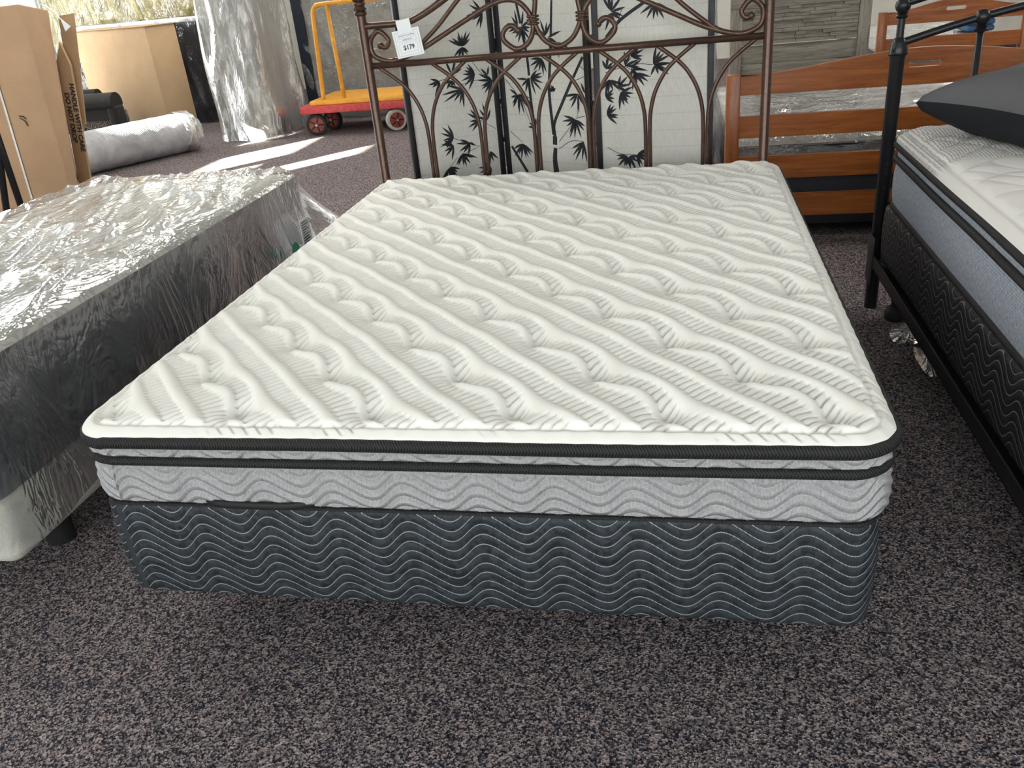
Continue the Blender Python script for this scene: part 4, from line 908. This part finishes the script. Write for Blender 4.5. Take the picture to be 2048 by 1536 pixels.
# roll of plastic sheeting
ra = Vector((-4.25, 4.75, .178)); rb_ = Vector((-3.38, 6.26, .178)); ax = (rb_-ra)
rt_ = thing('plastic_roll', 'thick silver roll of plastic sheeting lying on the carpet below the cartons', 'plastic roll', ((ra.x+rb_.x)/2, (ra.y+rb_.y)/2, 0))
def mat_roll():
    t = NT('rolled_plastic'); c = t.coord('Object'); w_ = t.noise(c, 5, 3, .6, .6); v = t.n('ShaderNodeTexWave', wave_type='BANDS', bands_direction='DIAGONAL'); v.inputs['Scale'].default_value = 26; v.inputs['Distortion'].default_value = 2.5; t.l(c, v.inputs[0])
    t.set(Base_Color=t.ramp(w_, [(.3, (.30, .305, .32)), (.7, (.52, .52, .53))]), Roughness=.2); t.bump(t.math('ADD', v.outputs['Fac'], t.math('MULTIPLY', w_, 2.0)), .35, .01); return t.m
M['roll'] = mat_roll()
lathe('sheet_roll', [(.05, 0), (.155, .004), (.174, .02)]+[(.176+.002*math.sin(h*37), h) for h in np.linspace(.05, ax.length-.05, 30)]+[(.174, ax.length-.02), (.15, ax.length-.004), (.05, ax.length)], ra, M['roll'], rt_, 36, tuple(ax.normalized()))
tail = []
q = ax.normalized().to_track_quat('Z', 'Y'); V = []; nU, nS = 12, 40
for i in range(nU):
    for k_ in range(nS):
        a = 2*math.pi*k_/nS; h = ax.length-.12+i*.018; r_ = .182+.012*random.random()+(.0 if i < 7 else -.016*(i-7)); V.append(ra+q @ Vector((r_*math.cos(a), r_*math.sin(a), h)))
V = [Vector((v.x, v.y, max(v.z, .004))) for v in V]
Fq = gridfaces(nU, nS); ex = [(i*nS+nS-1, (i+1)*nS+nS-1, (i+1)*nS, i*nS) for i in range(nU-1)]; mesh('loose_end_film', V, [tuple(f) for f in Fq]+ex, M['film_gray'], rt_, True)
# armchair
YA = 6.40
ac = thing('armchair', 'dark brown armchair with patterned upholstery behind the tall carton', 'armchair', (-4.75, YA+.3, 0))
def arm(y0, y1, x0, x1):
    w_ = y1-y0; sec = [(.02, .30), (.02, .40)]+[(w_*.5-w_*.60*math.cos(a), .455+.095*math.sin(a)) for a in np.linspace(-.3, math.pi+.3, 18)]+[(w_-.02, .40), (w_-.02, .30)]; N = len(sec)
    V = [(x0, y0+a, b) for a, b in sec]+[(x1, y0+a, b) for a, b in sec]
    mesh('arm', V, [tuple(range(N)), tuple(range(2*N-1, N-1, -1))]+[(i, i+N, (i+1) % N+N, (i+1) % N) for i in range(N)], M['chairfab'], ac)
    rbox('arm_front', (x1-.085, y0+.0, .05), (x1+.02, y1, .43), M['chairfab'], ac, .03, 3)
    rbox('arm_side', (x0, y0+.03, .08), (x1-.085, y1-.02, .33), M['floral'], ac, .02, 3)
arm(YA, YA+.16, -5.25, -4.20); arm(YA+.46, YA+.60, -5.25, -4.70)
rbox('seat_cushion', (-5.10, YA+.165, .20), (-4.35, YA+.455, .36), M['floral'], ac, .04, 3); rbox('seat_base', (-5.2, YA+.165, .05), (-4.25, YA+.455, .20), M['chairfab'], ac, .02); rbox('backrest', (-5.46, YA+.02, .10), (-5.26, YA+.58, .85), M['chairfab'], ac, .06, 3)
for (x, y) in ((-5.2, YA+.08), (-4.25, YA+.08), (-5.2, YA+.52), (-4.25, YA+.52)): lathe('foot', [(.02, 0), (.03, .06)], (x, y, 0), M['lacquer'], ac, 10)
# large carton: stands on the floor, leaning back a little
bx = thing('carton', 'large plain tan cardboard carton behind the plastic roll', 'carton', (-4.2, 7.1, 0))
RZ = Matrix.Rotation(math.radians(0), 3, 'Z')
def carton(par, corners_b, h, lean, mat):
    pass
gx0_, gx1_ = -4.98, -4.02
rbox('carton_body', (-5.29, 7.02, 0), (-4.04, 7.38, 1.08), M['cardboard2'], bx, .008, rot=Matrix.Rotation(math.radians(-22), 3, 'Z'), pivot=(-4.04, 7.02, 0))
qz = Matrix.Rotation(math.radians(-22), 3, 'Z'); pv = Vector((-4.04, 7.02, 0))
rbox('top_flap', (-5.31, 7.00, 1.08), (-4.03, 7.24, 1.088), M['cardboard2'], bx, .002, rot=qz, pivot=pv); rbox('top_flap', (-5.31, 7.245, 1.08), (-4.03, 7.395, 1.088), M['cardboard2'], bx, .002, rot=qz, pivot=pv)
# tall leaning carton with printed flap
YT2 = 3.0
tc = thing('carton', 'tall brown cardboard carton with white strap and HANDLE WITH CARE printing at the left', 'carton', (-2.6, 3.2, 0))
def prism(name, face, depth, mat, parent, bev=.004):
    """face = 4 world points (facing the camera), extruded by depth vector"""
    d = Vector(depth); V = [Vector(p) for p in face]+[Vector(p)+d for p in face]
    bm = bmesh.new(); vs = [bm.verts.new(v-origin(parent)) for v in V]; n = len(face)
    bm.faces.new(vs[:n]); bm.faces.new(vs[n:][::-1])
    for i in range(n): bm.faces.new((vs[i], vs[i+n], vs[(i+1) % n+n], vs[(i+1) % n]))
    bmesh.ops.recalc_face_normals(bm, faces=bm.faces); 
    if bev: bmesh.ops.bevel(bm, geom=bm.edges[:], offset=bev, segments=2, affect='EDGES', profile=.5)
    me = bpy.data.meshes.new(name); bm.to_mesh(me); bm.free(); me.materials.append(mat); return link(bpy.data.objects.new(name, me), parent)
TL, TR = on_y(-150, 30, YT2), on_y(37, 8, YT2); BRt = on_y(140, 375, YT2)
dirv = (BRt-TR)/(TR[2]-BRt[2]); FR = TR+dirv*TR[2]; FL = TL+dirv*TL[2]
TRb = on_y(96, 20, YT2+.3); q2 = on_y(156, 367, YT2+.3); db = (q2-TRb)/(TRb[2]-q2[2]); FRb = TRb+db*TRb[2]
V = [FL, FR, TR, TL, FL+(FRb-FR), FRb, TRb, TL+(TRb-TR)]
body = mesh('carton_body', V, [(0, 1, 2, 3), (7, 6, 5, 4), (0, 4, 5, 1), (1, 5, 6, 2), (2, 6, 7, 3), (3, 7, 4, 0)], M['cardboard'], tc)
bm = bmesh.new(); bm.from_mesh(body.data); bmesh.ops.bevel(bm, geom=bm.edges[:], offset=.006, segments=2, affect='EDGES', profile=.5); bmesh.ops.recalc_face_normals(bm, faces=bm.faces); bm.to_mesh(body.data); bm.free()
prism('inner_flap', [tuple(on_y(px, py, YT2+.34)) for px, py in ((116, 32), (150, 250), (172, 250), (147, 26))], (.002, .006, 0), M['cardboard2'], tc, .0015)
fa, fb, fc, fd, fe = [on_y(px, py, YT2+.29) for px, py in ((112, 125), (118, 84), (140, 130), (182, 366), (160, 380))]
dd = (fd-fc)/(fc[2]-fd[2]); fdn = fd+dd*(fd[2]-.30); fen = fe+dd*(fe[2]-.30)
prism('printed_flap', [tuple(p) for p in (fa, fen, fdn, fc, fb)], (.004, .012, 0), M['cardboard2'], tc, .0015)
up_ = Vector(fc-fd).normalized(); nrm_ = Vector((0, -1, 0)); tdir = -up_; side = Vector((tdir.z, 0, -tdir.x))
def flap_text(body, px, py, size):
    c = Vector(on_y(px, py, YT2+.29)); c.y -= .0025; e1 = tdir; e2 = Vector((0, -1, 0)).cross(e1)   # reads downwards
    T4 = Matrix(((e1.x, e2.x, 0, c.x), (e1.y, e2.y, -1, c.y), (e1.z, e2.z, 0, c.z), (0, 0, 0, 1)))
    text_mesh('lettering', body, size, M['cb_ink'], tc, T4, bold=.0018)
flap_text('HANDLE WITH CARE', 155, 236, .040); flap_text('DO NOT DROP', 142.5, 236, .040)
s0, s1 = on_y(0, 185, YT2-.006), on_y(66, 405, YT2-.006); sd_ = (s1-s0)/np.linalg.norm(s1-s0)
tube('strap', [s0-sd_*.75, s0, s1, s1+sd_*.40], .005, M['strap'], tc, 8, flat=(.007, .0012), up=(0, 1, 0))
for (px, py, px2, py2) in ((38, 232, 52, 238), (40, 236, 56, 252)): tube('torn_mark', [on_y(px, py, YT2-.0075), on_y((px+px2)/2+2, (py+py2)/2-2, YT2-.0075), on_y(px2, py2, YT2-.0075)], .003, M['cb_ink'], tc, 5)
# white hang tag on a string at the carton top
hp = on_y(131, 55, YT2-.02)
tube('string', catmull([on_y(85, 10, YT2-.02), on_y(105, 22, YT2-.02), on_y(120, 38, YT2-.02)], 5), .004, M['strap'], tc, 6)
prism('hang_tag', [tuple(on_y(px, py, YT2-.02)) for px, py in ((120, 36), (131, 63), (141, 53))], (0, .002, 0), M['card'], tc, 0)
# black metal stand at the far left
sk = thing('metal_stand', 'black metal stand legs at the left edge in front of the tall carton', 'stand', tuple(on_y(20, 430, 2.62)*np.array([1, 1, 0])))
for (a, b) in (((-6, 270), (44, 418)), ((-4, 300), (16, 440))):
    A_, B_ = on_y(*a, 2.62), on_y(*b, 2.62); d_ = (B_-A_)/(A_[2]-B_[2]); tube('leg', [A_-d_*.25, A_, B_+d_*B_[2]], .017, M['blackmetal'], sk, 10, flat=(.02, .012), up=(0, 1, 0))
